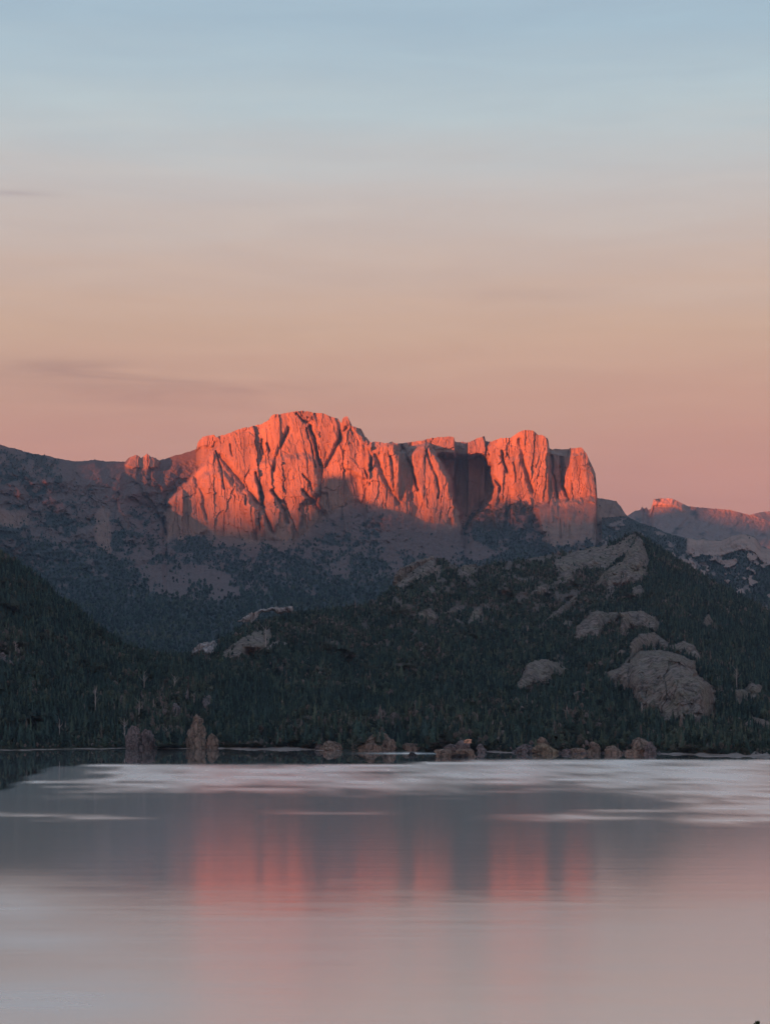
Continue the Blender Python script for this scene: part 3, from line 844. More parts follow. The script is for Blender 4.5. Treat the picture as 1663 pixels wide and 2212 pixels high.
def build_lake():
    U, X, Y = lake_grid()
    Yc = np.maximum(Y, 60)
    u = U0 + X / Yc * F
    v = V0 + H * F / Yc
    wob = fbm(u / 300, v / 8, 3.0, 4, 0.55)
    vw = v + wob * 9 * sst(1640, 1700, v) + wob * 3
    uw = u + fbm(u / 90, v / 12, 9.0, 3) * 40
    lo = interp(u, [(-300, 1690), (0, 1712), (60, 1680), (110, 1657), (300, 1651), (600, 1649), (660, 1653), (900, 1648), (1100, 1641), (1663, 1640), (2000, 1642)])
    hi = interp(u, [(-300, 1715), (0, 1722), (200, 1710), (400, 1708), (700, 1706), (850, 1710), (1000, 1708), (1100, 1702), (1250, 1702), (1400, 1722), (1500, 1745), (1663, 1765), (2000, 1790)])
    ruf = sst(-1.2, 1.2, v + wob * 1.5 - lo) * sst(22, -24, vw - hi)

    def ell(cu, cv, ru, rv):
        return np.exp(-(((uw - cu) / ru) ** 2 + ((v + wob * 2 - cv) / rv) ** 2) ** 1.5)
    for cu, cv, ru, rv, k in ((110, 1765, 190, 7, 0.9), (-40, 1760, 120, 10, 0.7), (700, 1756, 160, 5, 0.35), (1230, 1766, 150, 8, 0.9), (1600, 1768, 140, 14, 0.95), (1380, 1752, 120, 5, 0.6),
                              (570, 1624, 75, 1.6, 0.9), (835, 1627.5, 110, 2.2, 1.0), (905, 1629, 50, 2.6, 1.0), (640, 1635, 90, 0.8, 0.35),
                              ):
        ruf = np.maximum(ruf, k * ell(cu, cv, ru, rv))
    for cu, cv, ru, rv, k in ((1180, 1722, 150, 9, 0.85), (1290, 1738, 110, 7, 0.8), (1450, 1706, 110, 4, 0.5), (60, 1668, 100, 7, 0.95), (1000, 1658, 90, 2.2, 0.5), (420, 1654, 160, 1.6, 0.5), (150, 1690, 90, 4, 0.4)):
        ruf = ruf * (1 - k * ell(cu, cv, ru, rv))
    strk = fbm(u / 230, v / 5, 31.0, 4, 0.6)
    ruf = ruf * sst(-0.45, 0.45, (u - 150 - 0.9 * np.clip(v - 1690, -40, 0) * -2.2) / 170 + 0.9 * strk + 0.9 * sst(1745, 1757, v))
    ruf = np.clip(ruf * (0.72 + 0.55 * strk) - 0.10 * sst(1690, 1715, v) * sst(0, -0.3, strk), 0, 1)
    for cu, cv, ru, rv, k in ((-20, 1945, 170, 58, 0.50), (40, 2030, 210, 22, 0.38), (60, 2165, 340, 62, 0.50)):
        ruf = np.maximum(ruf, k * np.exp(-(((u + 30 * wob - cu) / ru) ** 2 + ((v + 16 * fbm(u / 260, v / 40, 12.0, 3) - cv) / rv) ** 2)))
    still = sst(1.0, -1.0, v + wob * 1.5 - lo) * (1 - ruf)
    brz = 0.68 + 0.62 * sst(1890, 1995, v + 26 * wob + 10 * fbm(u / 120, v / 5, 44.0, 3)) - 0.12 * sst(2020, 2200, v)
    m, nt = new_mat('lake_water')
    r = attr(nt, 'ruffle')
    c = attr(nt, 'still')
    n1 = noise(nt, pos(nt, (0.30, 1.0, 1)), 0.55, 4, 0.62)
    n2 = noise(nt, pos(nt, (0.12, 1.0, 1)), 0.09, 4, 0.6)
    h = math_n(nt, 'ADD', n1, math_n(nt, 'MULTIPLY', n2, 1.6))
    bs = math_n(nt, 'MULTIPLY_ADD', c, -0.20, 0.22)
    b = N(nt, 'ShaderNodeBump', inp={'Distance': 0.10})
    L(nt, h, b.inputs['Height'])
    L(nt, bs, b.inputs['Strength'])
    n3 = noise(nt, pos(nt, (0.010, 0.16, 1)), 1.0, 4, 0.6)
    base_r = math_n(nt, 'MULTIPLY', math_n(nt, 'MULTIPLY_ADD', n3, 0.07, 0.115), attr(nt, 'breeze'))
    rough = math_n(nt, 'ADD', math_n(nt, 'MULTIPLY', base_r, math_n(nt, 'MULTIPLY_ADD', c, -0.85, 1.0)), math_n(nt, 'MULTIPLY', r, 0.20))
    g = N(nt, 'ShaderNodeBsdfAnisotropic', inp={'Color': (0.94, 0.94, 0.94, 1)})
    L(nt, rough, g.inputs['Roughness'])
    L(nt, b.outputs[0], g.inputs['Normal'])
    g2 = N(nt, 'ShaderNodeBsdfAnisotropic', inp={'Color': (0.86, 0.88, 0.90, 1), 'Roughness': 0.42})
    L(nt, b.outputs[0], g2.inputs['Normal'])
    gm = N(nt, 'ShaderNodeMixShader')
    L(nt, math_n(nt, 'MULTIPLY_ADD', c, -0.13, 0.15), gm.inputs[0])
    L(nt, g.outputs[0], gm.inputs[1])
    L(nt, g2.outputs[0], gm.inputs[2])
    d = N(nt, 'ShaderNodeBsdfDiffuse', inp={'Color': (0.012, 0.02, 0.026, 1)})
    fr = N(nt, 'ShaderNodeFresnel', inp={'IOR': 1.9})
    L(nt, b.outputs[0], fr.inputs['Normal'])
    mx = N(nt, 'ShaderNodeMixShader')
    L(nt, math_n(nt, 'POWER', fr.outputs[0], 0.15), mx.inputs[0])
    L(nt, d.outputs[0], mx.inputs[1])
    L(nt, gm.outputs[0], mx.inputs[2])
    o_ = N(nt, 'ShaderNodeOutputMaterial')
    L(nt, mx.outputs[0], o_.inputs['Surface'])
    P = np.stack([X, Y, 0 * X], -1)
    return mesh_grid('lake_water', P[::-1], m, {'ruffle': ruf[::-1], 'still': still[::-1], 'breeze': brz[::-1]}, smooth=True)


lake = build_lake()

# valley floor behind the near hills (runs under every mountain)
gx, gy = np.meshgrid(np.linspace(-4600, 5600, 100), np.linspace(2000, 12800, 70))
gz = 2 + 55 * sst(2000, 3300, gy) + 8 * fbm(gx / 300, gy / 300, 5.5, 3) * sst(2000, 2400, gy)
mesh_grid('valley_ground', np.stack([gx, gy, gz], -1)[::-1], M_hill, {'cliff': 0 * gx, 'veg': 0 * gx + 1})

# ---------------------------------------------------------------- added ridges out of view, crests shaped to cast the shadow edges
PERP = np.array([SH[1], -SH[0]])


def shade_ridge(name, spec, q0, half, base, mat, jag, ends=300.0):
    """spec: (u, v, Y) of places where the shadow edge falls; the crest stands on the sun's line to each"""
    pts = []
    for u, v, Y, *dz in spec:
        if 5700 <= Y <= 6100:
            Y = float(main_depth(np.array([float(u)]), np.array([float(v)]))[0][0])
        P = world_of(np.array(float(u)), np.array(float(v)), np.array(float(Y)))
        q = P[:2] @ SH
        Lq = q0 - q
        xy = P[:2] + SH * Lq
        pts.append((xy @ PERP, P[2] + Lq * math.tan(SUN_EL) + (dz[0] if dz else 0)))
    pts.sort()
    pts = np.array(pts)
    pp = np.linspace(pts[0, 0] - ends, pts[-1, 0] + ends, 300)
    zz = np.interp(pp, pts[:, 0], pts[:, 1]) + jag * fbm(pp / (jag * 9), 0.3, 4.0, 4)
    off = np.clip(np.maximum(pts[0, 0] - pp, pp - pts[-1, 0]) / ends, 0, 1)
    zz = zz + (base - zz) * off ** 0.8
    rows = []
    cs = np.concatenate([-np.linspace(1, 0.04, 10), [0], np.linspace(0.04, 1, 10)])
    for c in cs:
        f = np.abs(c) ** 0.8
        xy = pp[:, None] * PERP + (q0 + c * half) * SH
        z = zz + (base - zz) * f + 0.10 * (zz - base) * fbm(xy[:, 0] / 260, xy[:, 1] / 260, 2.0, 4) * np.sin(np.pi * min(1, np.abs(c) * 1.0))
        rows.append(np.concatenate([xy, z[:, None]], 1))
    P = np.stack(rows)
    a = np.full(P.shape[:2], 0.4)
    return mesh_grid(name, P, mat, {'cliff': a, 'veg': a})


Q_FAR = 9500.0  # unseen far ridge, crest set to shade the lower slopes and near hills
shade_ridge('western_shade_ridge', [
    (1352, 1120, 6000), (1292, 1098, 6000), (1155, 1104, 6000), (1060, 1100, 6000), (1000, 1124, 5900), (930, 1114, 5880), (880, 1104, 5880), (700, 1106, 5880), (640, 1104, 5880), (560, 1104, 5850), (480, 1102, 5850), (400, 1098, 5850),
    (330, 1050, 5900), (200, 1040, 5900), (135, 1020, 5850), (60, 965, 5800), (0, 945, 5750),
    (1500, 1010, 5300), (1700, 1010, 5200), (1380, 820, 2600), (1600, 850, 2500), (1380, 900, 4500), (300, 850, 3000), (0, 850, 1800), (831, 900, 600), (831, 900, 20)], Q_FAR, 1500, -2, M_far, 14, 110.0)
shade_ridge('northern_shade_ridge', [(1950, 1150, 11200), (1700, 1122, 11200), (1663, 1122, 11200), (1663, 1137, 9300), (1600, 1130, 9300), (1540, 1117, 9300), (1500, 1106, 9350), (1480, 1101, 9400), (1440, 1098, 9450),
    (1405, 1104, 9500), (1380, 1085, 9500), (1350, 1080, 9500)], -700.0, 500, 40, M_far, 4, 140.0)  # unseen nearer ridge, added to give the far mountains a sharper shadow edge
# added spur left of the picture, its blunt tower shaped to cast a shadow
spur = [(125, 940, 5850), (140, 1004, 5900), (160, 1040, 5900), (250, 1046, 5950), (290, 1054, 5960), (330, 1048, 5960), (375, 1050, 5900), (430, 1120, 5850, -40), (470, 1145, 5840, -90), (560, 1150, 5830, -110), (640, 1148, 5850, -80),
        (672, 1086, 5870), (690, 1056, 5880), (703, 1028, 5890), (709, 1006, 5895), (750, 1005, 5895), (758, 1030, 5890), (764, 1052, 5890), (784, 1080, 5880), (800, 1100, 5880), (826, 1090, 5880),
        (850, 1096, 5875), (880, 1104, 5870)]
Q_SPUR = float((world_of(np.array(730.), np.array(1006.), np.array(5895.))[:2] @ SH) + 2200)
shade_ridge('shade_spur', spur, Q_SPUR, 330, 60, M_main, 1.2)

# ---------------------------------------------------------------- tree crowns
def crown_conifer(seed, h, w, tiers=11, per=9, skirt=0.06):
    """drooping branch sprays round a leader, over a thin inner cone"""
    r = random.Random(seed)
    vs_, fs = [], []

    def tri(*p):
        i = len(vs_)
        vs_.extend(p)
        fs.append(tuple(range(i, i + len(p))))
    for t in range(tiers):
        f = t / (tiers - 1)
        z = h * (skirt + (1 - skirt) * f * 0.97)
        R = w * (1 - f) ** 0.8 * r.uniform(0.75, 1.15) + 0.05 * w
        n = max(4, int(per * (1 - 0.55 * f)))
        a0 = r.random() * 6.28
        for k in range(n):
            a = a0 + 6.283 * k / n + r.uniform(-0.3, 0.3)
            Rk = R * r.uniform(0.65, 1.2)
            dz = -h * 0.05 * r.uniform(0.3, 1.6)
            half = Rk * r.uniform(0.32, 0.55)
            ca, sa = math.cos(a), math.sin(a)
            up = h * 0.055 * r.uniform(0.6, 1.4)
            tip = (ca * Rk, sa * Rk, z + dz)
            lft = (ca * Rk * 0.55 - sa * half, sa * Rk * 0.55 + ca * half, z + dz * 0.7 - up * 0.5)
            rgt = (ca * Rk * 0.55 + sa * half, sa * Rk * 0.55 - ca * half, z + dz * 0.7 - up * 0.5)
            mid = (ca * Rk * 0.45, sa * Rk * 0.45, z + up)
            tri(mid, lft, tip)
            tri(mid, tip, rgt)
            tri((0, 0, z + up * 1.3), lft, mid)
            tri((0, 0, z + up * 1.3), mid, rgt)
    for k in range(6):
        a, b = 6.283 * k / 6, 6.283 * (k + 1) / 6
        q = w * 0.42
        tri((q * math.cos(a), q * math.sin(a), h * skirt), (q * math.cos(b), q * math.sin(b), h * skirt), (0, 0, h))
    return vs_, fs


def crown_broad(seed, h, w, lobes=7, per=34):
    """leaf clumps on the skins of several uneven lobes"""
    r = random.Random(seed)
    vs_, fs = [], []
    for l in range(lobes):
        a = r.random() * 6.28
        rad = w * r.uniform(0.15, 0.62) * (0 if l == 0 else 1)
        cz = h * (0.72 if l == 0 else r.uniform(0.28, 0.74))
        c = (rad * math.cos(a), rad * math.sin(a), cz)
        R = w * r.uniform(0.36, 0.56)
        Rz = h * r.uniform(0.17, 0.26)
        for k in range(per):
            z = r.uniform(-0.7, 1)
            t = r.random() * 6.283
            s = math.sqrt(1 - z * z)
            d = (s * math.cos(t), s * math.sin(t), z)
            q = r.uniform(0.72, 1.12)
            p = [c[0] + d[0] * R * q, c[1] + d[1] * R * q, c[2] + d[2] * Rz * q]
            e = R * r.uniform(0.26, 0.46)
            nx, ny, nz = d[0] + r.uniform(-.6, .6), d[1] + r.uniform(-.6, .6), d[2] + r.uniform(-.4, .7)
            nrm = Vector((nx, ny, nz)).normalized()
            t1 = nrm.orthogonal().normalized()
            t2 = nrm.cross(t1)
            i = len(vs_)
            m = r.choice((3, 4, 5))
            for j in range(m):
                g = 6.283 * j / m + r.uniform(-.3, .3)
                ee = e * r.uniform(0.7, 1.25)
                v = Vector(p) + t1 * (math.cos(g) * ee) + t2 * (math.sin(g) * ee) - nrm * (0.12 * e * r.random())
                vs_.append(tuple(v))
            fs.append(tuple(range(i, i + m)))
        # a dense heart of each lobe
        i = len(vs_)
        for d in ((1, 0, 0), (0, 1, 0), (-1, 0, 0), (0, -1, 0), (0, 0, 1), (0, 0, -1)):
            vs_.append(tuple(c[j] + d[j] * (R * 0.72 if j < 2 else Rz * 0.72) for j in range(3)))
        for aa, bb in ((0, 1), (1, 2), (2, 3), (3, 0)):
            fs.append((i + aa, i + bb, i + 4))
            fs.append((i + bb, i + aa, i + 5))
    return vs_, fs


def taper(path, radii, n=6):
    vs_, fs = [], []
    for (p, r) in zip(path, radii):
        for k in range(n):
            a = 6.283 * k / n
            vs_.append((p[0] + r * math.cos(a), p[1] + r * math.sin(a), p[2]))
    for i in range(len(path) - 1):
        for k in range(n):
            fs.append((i * n + k, i * n + (k + 1) % n, (i + 1) * n + (k + 1) % n, (i + 1) * n + k))
    fs.append(tuple((len(path) - 1) * n + k for k in range(n)))
    return vs_, fs


def me_py(name, vf, mat):
    me = bpy.data.meshes.new(name)
    me.from_pydata(vf[0], [], vf[1])
    me.materials.append(mat)
    return me


CONIFERS = [me_py('crown', crown_conifer(1, 14, 3.4), M_leaf), me_py('crown', crown_conifer(2, 15, 2.7, 12, 8), M_leaf),
            me_py('crown', crown_conifer(3, 12, 3.9, 10, 9), M_leaf), me_py('crown', crown_conifer(4, 15, 2.3, 12, 7), M_leaf)]
BROADS = [me_py('crown', crown_broad(5, 12, 4.2), M_leaf), me_py('crown', crown_broad(6, 10, 4.6, 8), M_leaf),
          me_py('crown', crown_broad(7, 13, 3.6, 6), M_leaf)]
T_CON = me_py('trunk', taper([(0, 0, -1.5), (0.05, 0, 4), (0, 0.05, 10), (0, 0, 14)], [0.32, 0.22, 0.12, 0.03]), M_bark)


def trunk_broad():
    vs_, fs = taper([(0, 0, -1.5), (0.1, 0, 2), (0.0, 0.1, 5), (0.1, 0, 9)], [0.38, 0.28, 0.2, 0.05])
    r = random.Random(3)
    for k in range(4):
        a = k * 1.6 + r.random()
        z0 = 2.5 + k * 0.9
        w, f = taper([(0, 0, z0), (math.cos(a) * 1.4, math.sin(a) * 1.4, z0 + 1.6), (math.cos(a) * 2.6, math.sin(a) * 2.6, z0 + 3.6)], [0.14, 0.09, 0.03], 5)
        n = len(vs_)
        vs_ += w
        fs += [tuple(i + n for i in q) for q in f]
    return vs_, fs


T_BRO = me_py('trunk', trunk_broad(), M_bark)


def scatter(P, veg, spacing, r0, r1, power=1.0, keep=None, seed=1):
    """points spread over a relief's face, one per cell of the given spacing, where veg allows"""
    g = np.random.default_rng(seed)
    A, B, C, D = P[r0:r1 - 1, :-1], P[r0 + 1:r1, :-1], P[r0 + 1:r1, 1:], P[r0:r1 - 1, 1:]
    # horizontal area: trees grow upright
    ar = 0.5 * np.abs((C - A)[..., 0] * (D - B)[..., 1] - (C - A)[..., 1] * (D - B)[..., 0])
    ve = veg[r0:r1 - 1, :-1] ** power
    w = (ar * ve).ravel()
    n = int(min(3.2 * w.sum() / spacing ** 2, 900000))
    cdf = np.cumsum(w)
    i = np.searchsorted(cdf, g.random(n) * cdf[-1])
    a, b = g.random((2, n, 1))
    A, B, C, D = (q.reshape(-1, 3)[i] for q in (A, B, C, D))
    p = A * (1 - a) * (1 - b) + B * a * (1 - b) + C * a * b + D * (1 - a) * b
    cell = np.floor(p[:, :2] / spacing).astype(np.int64)
    key = cell[:, 0] * 1000003 + cell[:, 1]
    _, first = np.unique(key, return_index=True)
    p = p[np.sort(first)]
    g.shuffle(p)
    if keep is not None:
        p = p[keep(p)]
    return p


def uv_of(p):
    return U0 + p[:, 0] / p[:, 1] * F, V0 + (H - p[:, 2]) / p[:, 1] * F


def points_object(name, p, sc, rot, kind, tint, protos, label, cat):
    """one mass of many trees: points that geometry nodes turn into crowns"""
    me = bpy.data.meshes.new(name)
    me.vertices.add(len(p))
    me.vertices.foreach_set('co', p.astype(np.float32).ravel())
    for k, a, t in (('size', sc, 'FLOAT'), ('turn', rot, 'FLOAT'), ('tint', tint, 'FLOAT'), ('sort', kind, 'INT')):
        at = me.attributes.new(k, t, 'POINT')
        at.data.foreach_set('value', np.asarray(a, np.float32 if t == 'FLOAT' else np.int32))
    o = bpy.data.objects.new(name, me)
    col.objects.link(o)
    ng = bpy.data.node_groups.new(name, 'GeometryNodeTree')
    ng.interface.new_socket('Geometry', in_out='INPUT', socket_type='NodeSocketGeometry')
    ng.interface.new_socket('Geometry', in_out='OUTPUT', socket_type='NodeSocketGeometry')
    gi, go = ng.nodes.new('NodeGroupInput'), ng.nodes.new('NodeGroupOutput')
    jn = ng.nodes.new('GeometryNodeJoinGeometry')

    def named(nm, dt):
        n = ng.nodes.new('GeometryNodeInputNamedAttribute')
        n.data_type = dt
        n.inputs[0].default_value = nm
        return n.outputs[0]
    cx = ng.nodes.new('ShaderNodeCombineXYZ')
    ng.links.new(named('turn', 'FLOAT'), cx.inputs[2])
    size, sort = named('size', 'FLOAT'), named('sort', 'INT')
    for k, pr in enumerate(protos):
        oi = ng.nodes.new('GeometryNodeObjectInfo')
        oi.inputs[0].default_value = pr
        oi.transform_space = 'ORIGINAL'
        cm = ng.nodes.new('FunctionNodeCompare')
        cm.data_type = 'INT'
        cm.operation = 'EQUAL'
        ng.links.new(sort, cm.inputs[2])
        cm.inputs[3].default_value = k
        ip = ng.nodes.new('GeometryNodeInstanceOnPoints')
        ng.links.new(gi.outputs[0], ip.inputs['Points'])
        ng.links.new(cm.outputs[0], ip.inputs['Selection'])
        ng.links.new(oi.outputs['Geometry'], ip.inputs['Instance'])
        ng.links.new(cx.outputs[0], ip.inputs['Rotation'])
        ng.links.new(size, ip.inputs['Scale'])
        ng.links.new(ip.outputs[0], jn.inputs[0])
    ng.links.new(jn.outputs[0], go.inputs[0])
    md = o.modifiers.new('trees', 'NODES')
    md.node_group = ng
    o['kind'] = 'stuff'
    o['label'] = label
    o['category'] = cat
    return o


# ---------------------------------------------------------------- individual trees and snags
PROTO = {}


def add_tree(name, crown, trunk, loc, s, rz, tint, label, cat, group):
    e = bpy.data.objects.new(name, None)
    e.location = loc
    e.rotation_euler = (0, 0, rz)
    e.scale = (s, s, s)
    e.empty_display_size = 1
    col.objects.link(e)
    tag(e, label, cat, group)
    for nm, me in (('crown', crown), ('trunk', trunk)):
        o = bpy.data.objects.new(nm, me)
        col.objects.link(o)
        o.parent = e
        if nm == 'crown':
            o['tint'] = float(tint)
            PROTO.setdefault(me, o)
    return e


nb, nr = lh_nb, lh_P.shape[0]
pl = scatter(lh_P, np.clip(lh_v, 0.15, 1), 3.0, nb - 3, nr - 1, seed=3)
ul, vl = uv_of(pl)
pl = pl[(pl[:, 2] > 1.3) & (ul > -900) & (ul < 1760)]
ul, vl = uv_of(pl)
g3 = np.random.default_rng(5)


def patch_tint(p, g):
    n = fbm(p[:, 0] / 70, p[:, 1] / 90, 2.0, 3) + 0.5 * fbm(p[:, 0] / 22, p[:, 1] / 30, 7.0, 2)
    t = 0.25 + 0.40 * n + g.normal(0, 0.19, len(p))
    u, v = uv_of(p)
    # browner, half-bare woods on the rocky middle shore
    t = t + 0.22 * np.exp(-(((u - 1200) / 420) ** 2 + ((v - 1575) / 42) ** 2)) + 0.12 * np.exp(-(((u - 370) / 90) ** 2 + ((v - 1545) / 45) ** 2)) + 0.18 * np.exp(-((u / 70) ** 2 + ((v - 1420) / 70) ** 2))
    t = t + (0.52 - t) * 0.8 * sst(1405, 1440, u) * sst(1580, 1592, v)
    return np.clip(t, 0, 0.98)


tl = patch_tint(pl, g3)
ZONES = ((120, 'left of the two thin dead trunks'), (265, 'between thin dead trunks and three-buttress cliff'), (350, 'above the three-buttress cliff'), (480, 'around the tall pillar rock'),
         (680, 'behind the pale sandy beach'), (760, 'behind the low tan rock'), (870, 'behind the dome rock'), (1050, 'behind the islet'), (1115, 'right of the islet'), (1210, 'behind the ochre rock'),
         (1420, 'behind the big rounded shore rock'), (9999, 'behind the right beach'))
conl = g3.random(len(pl)) < np.clip(0.56 - 0.9 * (tl - 0.35), 0.2, 0.92)
sl = g3.uniform(0.60, 1.12, len(pl)) * np.interp(pl[:, 2], [2, 5, 25, 60, 150], [0.52, 0.80, 0.66, 0.52, 0.46])
sl = sl * np.where(g3.random(len(pl)) < 0.10, g3.uniform(1.15, 1.45, len(pl)), 1)
shore_gap = pl[:, 1] - Yof(interp(ul, shore_v))
order = np.argsort(shore_gap)
inview = (ul > -20) & (ul < 1683)
single = np.zeros(len(pl), bool)
nc = nbr = 0
for i in order:
    if not inview[i]:
        continue
    if conl[i] and nc < 200:
        nc += 1
    elif (not conl[i]) and nbr < 110:
        nbr += 1
    else:
        continue
    single[i] = True
for i in np.nonzero(single)[0]:
    con = bool(conl[i])
    where = next(w for lim, w in ZONES if ul[i] < lim)
    size = 'tall' if sl[i] > 0.72 else 'short'
    if con:
        add_tree('conifer_tree', CONIFERS[i % 4], T_CON, pl[i], sl[i], g3.random() * 6.28, tl[i], size + ' dark conifer in the front row of woods ' + where, 'conifer',
                 'front row conifers ' + where)
    else:
        add_tree('broadleaf_tree', BROADS[i % 3], T_BRO, pl[i], sl[i] * 0.85, g3.random() * 6.28, tl[i], size + ' round tree in the front row of woods ' + where, 'broadleaf tree',
                 'front row round trees ' + where)
CP = [PROTO[m] for m in CONIFERS]
BP = [PROTO[m] for m in BROADS]
rest = ~single
for con, nm, lab in ((True, 'conifer_forest', 'dark conifers covering the steep left hill and the low shore behind its front row'),
                     (False, 'broadleaf_forest', 'round-crowned trees mixed into the forest of the left hill')):
    k = rest & (conl == con)
    points_object(nm, pl[k], sl[k] * (1 if con else 0.85), g3.random(k.sum()) * 6.28, g3.integers(0, 4 if con else 3, k.sum()), tl[k], CP if con else BP, lab, 'forest')

# the pointed hill
pr = scatter(rh_P, np.where(rh_v > 0.3, rh_v, 0.012 + 0.02 * rh_v), 3.4, rh_nb - 3, rh_P.shape[0] - 1, seed=8)
ur, vr = uv_of(pr)
pr = pr[(pr[:, 2] > 1.6) & (ur > 330) & (ur < 1900)]
tr = patch_tint(pr, g3)
ur, vr = uv_of(pr)
tr = np.clip(tr + 0.22 * sst(1500, 1250, vr) * sst(1380, 1280, ur) + 0.12 * g3.normal(size=len(pr)), 0, 0.98)
conr = g3.random(len(pr)) < np.clip(0.36 - 0.8 * (tr - 0.4) + 0.25 * sst(1350, 1420, ur), 0.15, 0.92)
sr = g3.uniform(0.24, 0.60, len(pr)) * (1 + 0.25 * fbm(pr[:, 0] / 60, pr[:, 1] / 80, 3.0, 3)) * np.interp(pr[:, 2], [2, 20, 60, 250], [1.25, 1.15, 0.95, 0.85])
sr = sr * np.where(g3.random(len(pr)) < 0.10, g3.uniform(1.2, 1.6, len(pr)), 1)
for con, nm, lab in ((True, 'conifer_forest', 'conifers covering the pointed hill between its bare rocks'),
                     (False, 'broadleaf_forest', 'round bushes and broadleaf trees covering the pointed hill between its rocks')):
    k = conr == con
    points_object(nm, pr[k], sr[k] * (1 if con else 0.78), g3.random(k.sum()) * 6.28, g3.integers(0, 4 if con else 3, k.sum()), tr[k], CP if con else BP, lab, 'forest')

# low bushes fringing the water
pb = np.concatenate([scatter(lh_P, 0.3 + 0 * lh_v, 1.9, lh_P.shape[0] - 14, lh_P.shape[0] - 1, seed=31), scatter(rh_P, 0.3 + 0 * rh_v, 2.2, rh_P.shape[0] - 12, rh_P.shape[0] - 1, seed=33)])
ub, vb_ = uv_of(pb)
pb = pb[(pb[:, 2] > 0.5) & (pb[:, 2] < 5) & (ub > -40) & (ub < 1700)]
points_object('shore_bushes', pb, g3.uniform(0.16, 0.36, len(pb)), g3.random(len(pb)) * 6.28, g3.integers(0, 3, len(pb)), np.clip(0.45 + 0.25 * g3.normal(size=len(pb)), 0, 0.95), BP,
              'low bushes fringing the far shore at the feet of the trees', 'bushes')
# far woods and scrub
for P_, v_, n_, sp, nm, lab, lo, hi in ((main_P, main_v, main_nb, 11.5, 'mountain_scrub', 'dark patches of woods and scrub on the table mountain slopes below its cliffs', 0.45, 1.15),
                                       (sh_P, sh_v, sh_nb, 12.0, 'shoulder_scrub', 'scrub and trees on the shoulder hill right of the pointed summit', 0.45, 1.0)):
    pm = scatter(P_, np.where(v_ > 0.10, v_ ** 1.5, 0.1 * v_), sp, n_ + 2, P_.shape[0] - 1, power=1.3, seed=21)
    um, vm = uv_of(pm)
    pm = pm[(um > -500) & (um < 2000) & (pm[:, 2] > 3)]
    um, vm = uv_of(pm)
    tm = np.clip(0.22 + 0.3 * fbm(pm[:, 0] / 200, pm[:, 1] / 200, 1.0, 3) + g3.normal(0, 0.07, len(pm)), 0, 0.8)
    con = (g3.random(len(pm)) < 0.35 * sst(1180, 1320, vm))
    points_object(nm, pm, g3.uniform(lo, hi, len(pm)) * (1 + 0.15 * con) * np.interp(vm, [1000, 1150, 1280], [0.55, 0.65, 1.0]), g3.random(len(pm)) * 6.28, np.where(con, 3, g3.integers(0, 3, len(pm))), tm, BP + [CP[2]], lab, 'scrub')

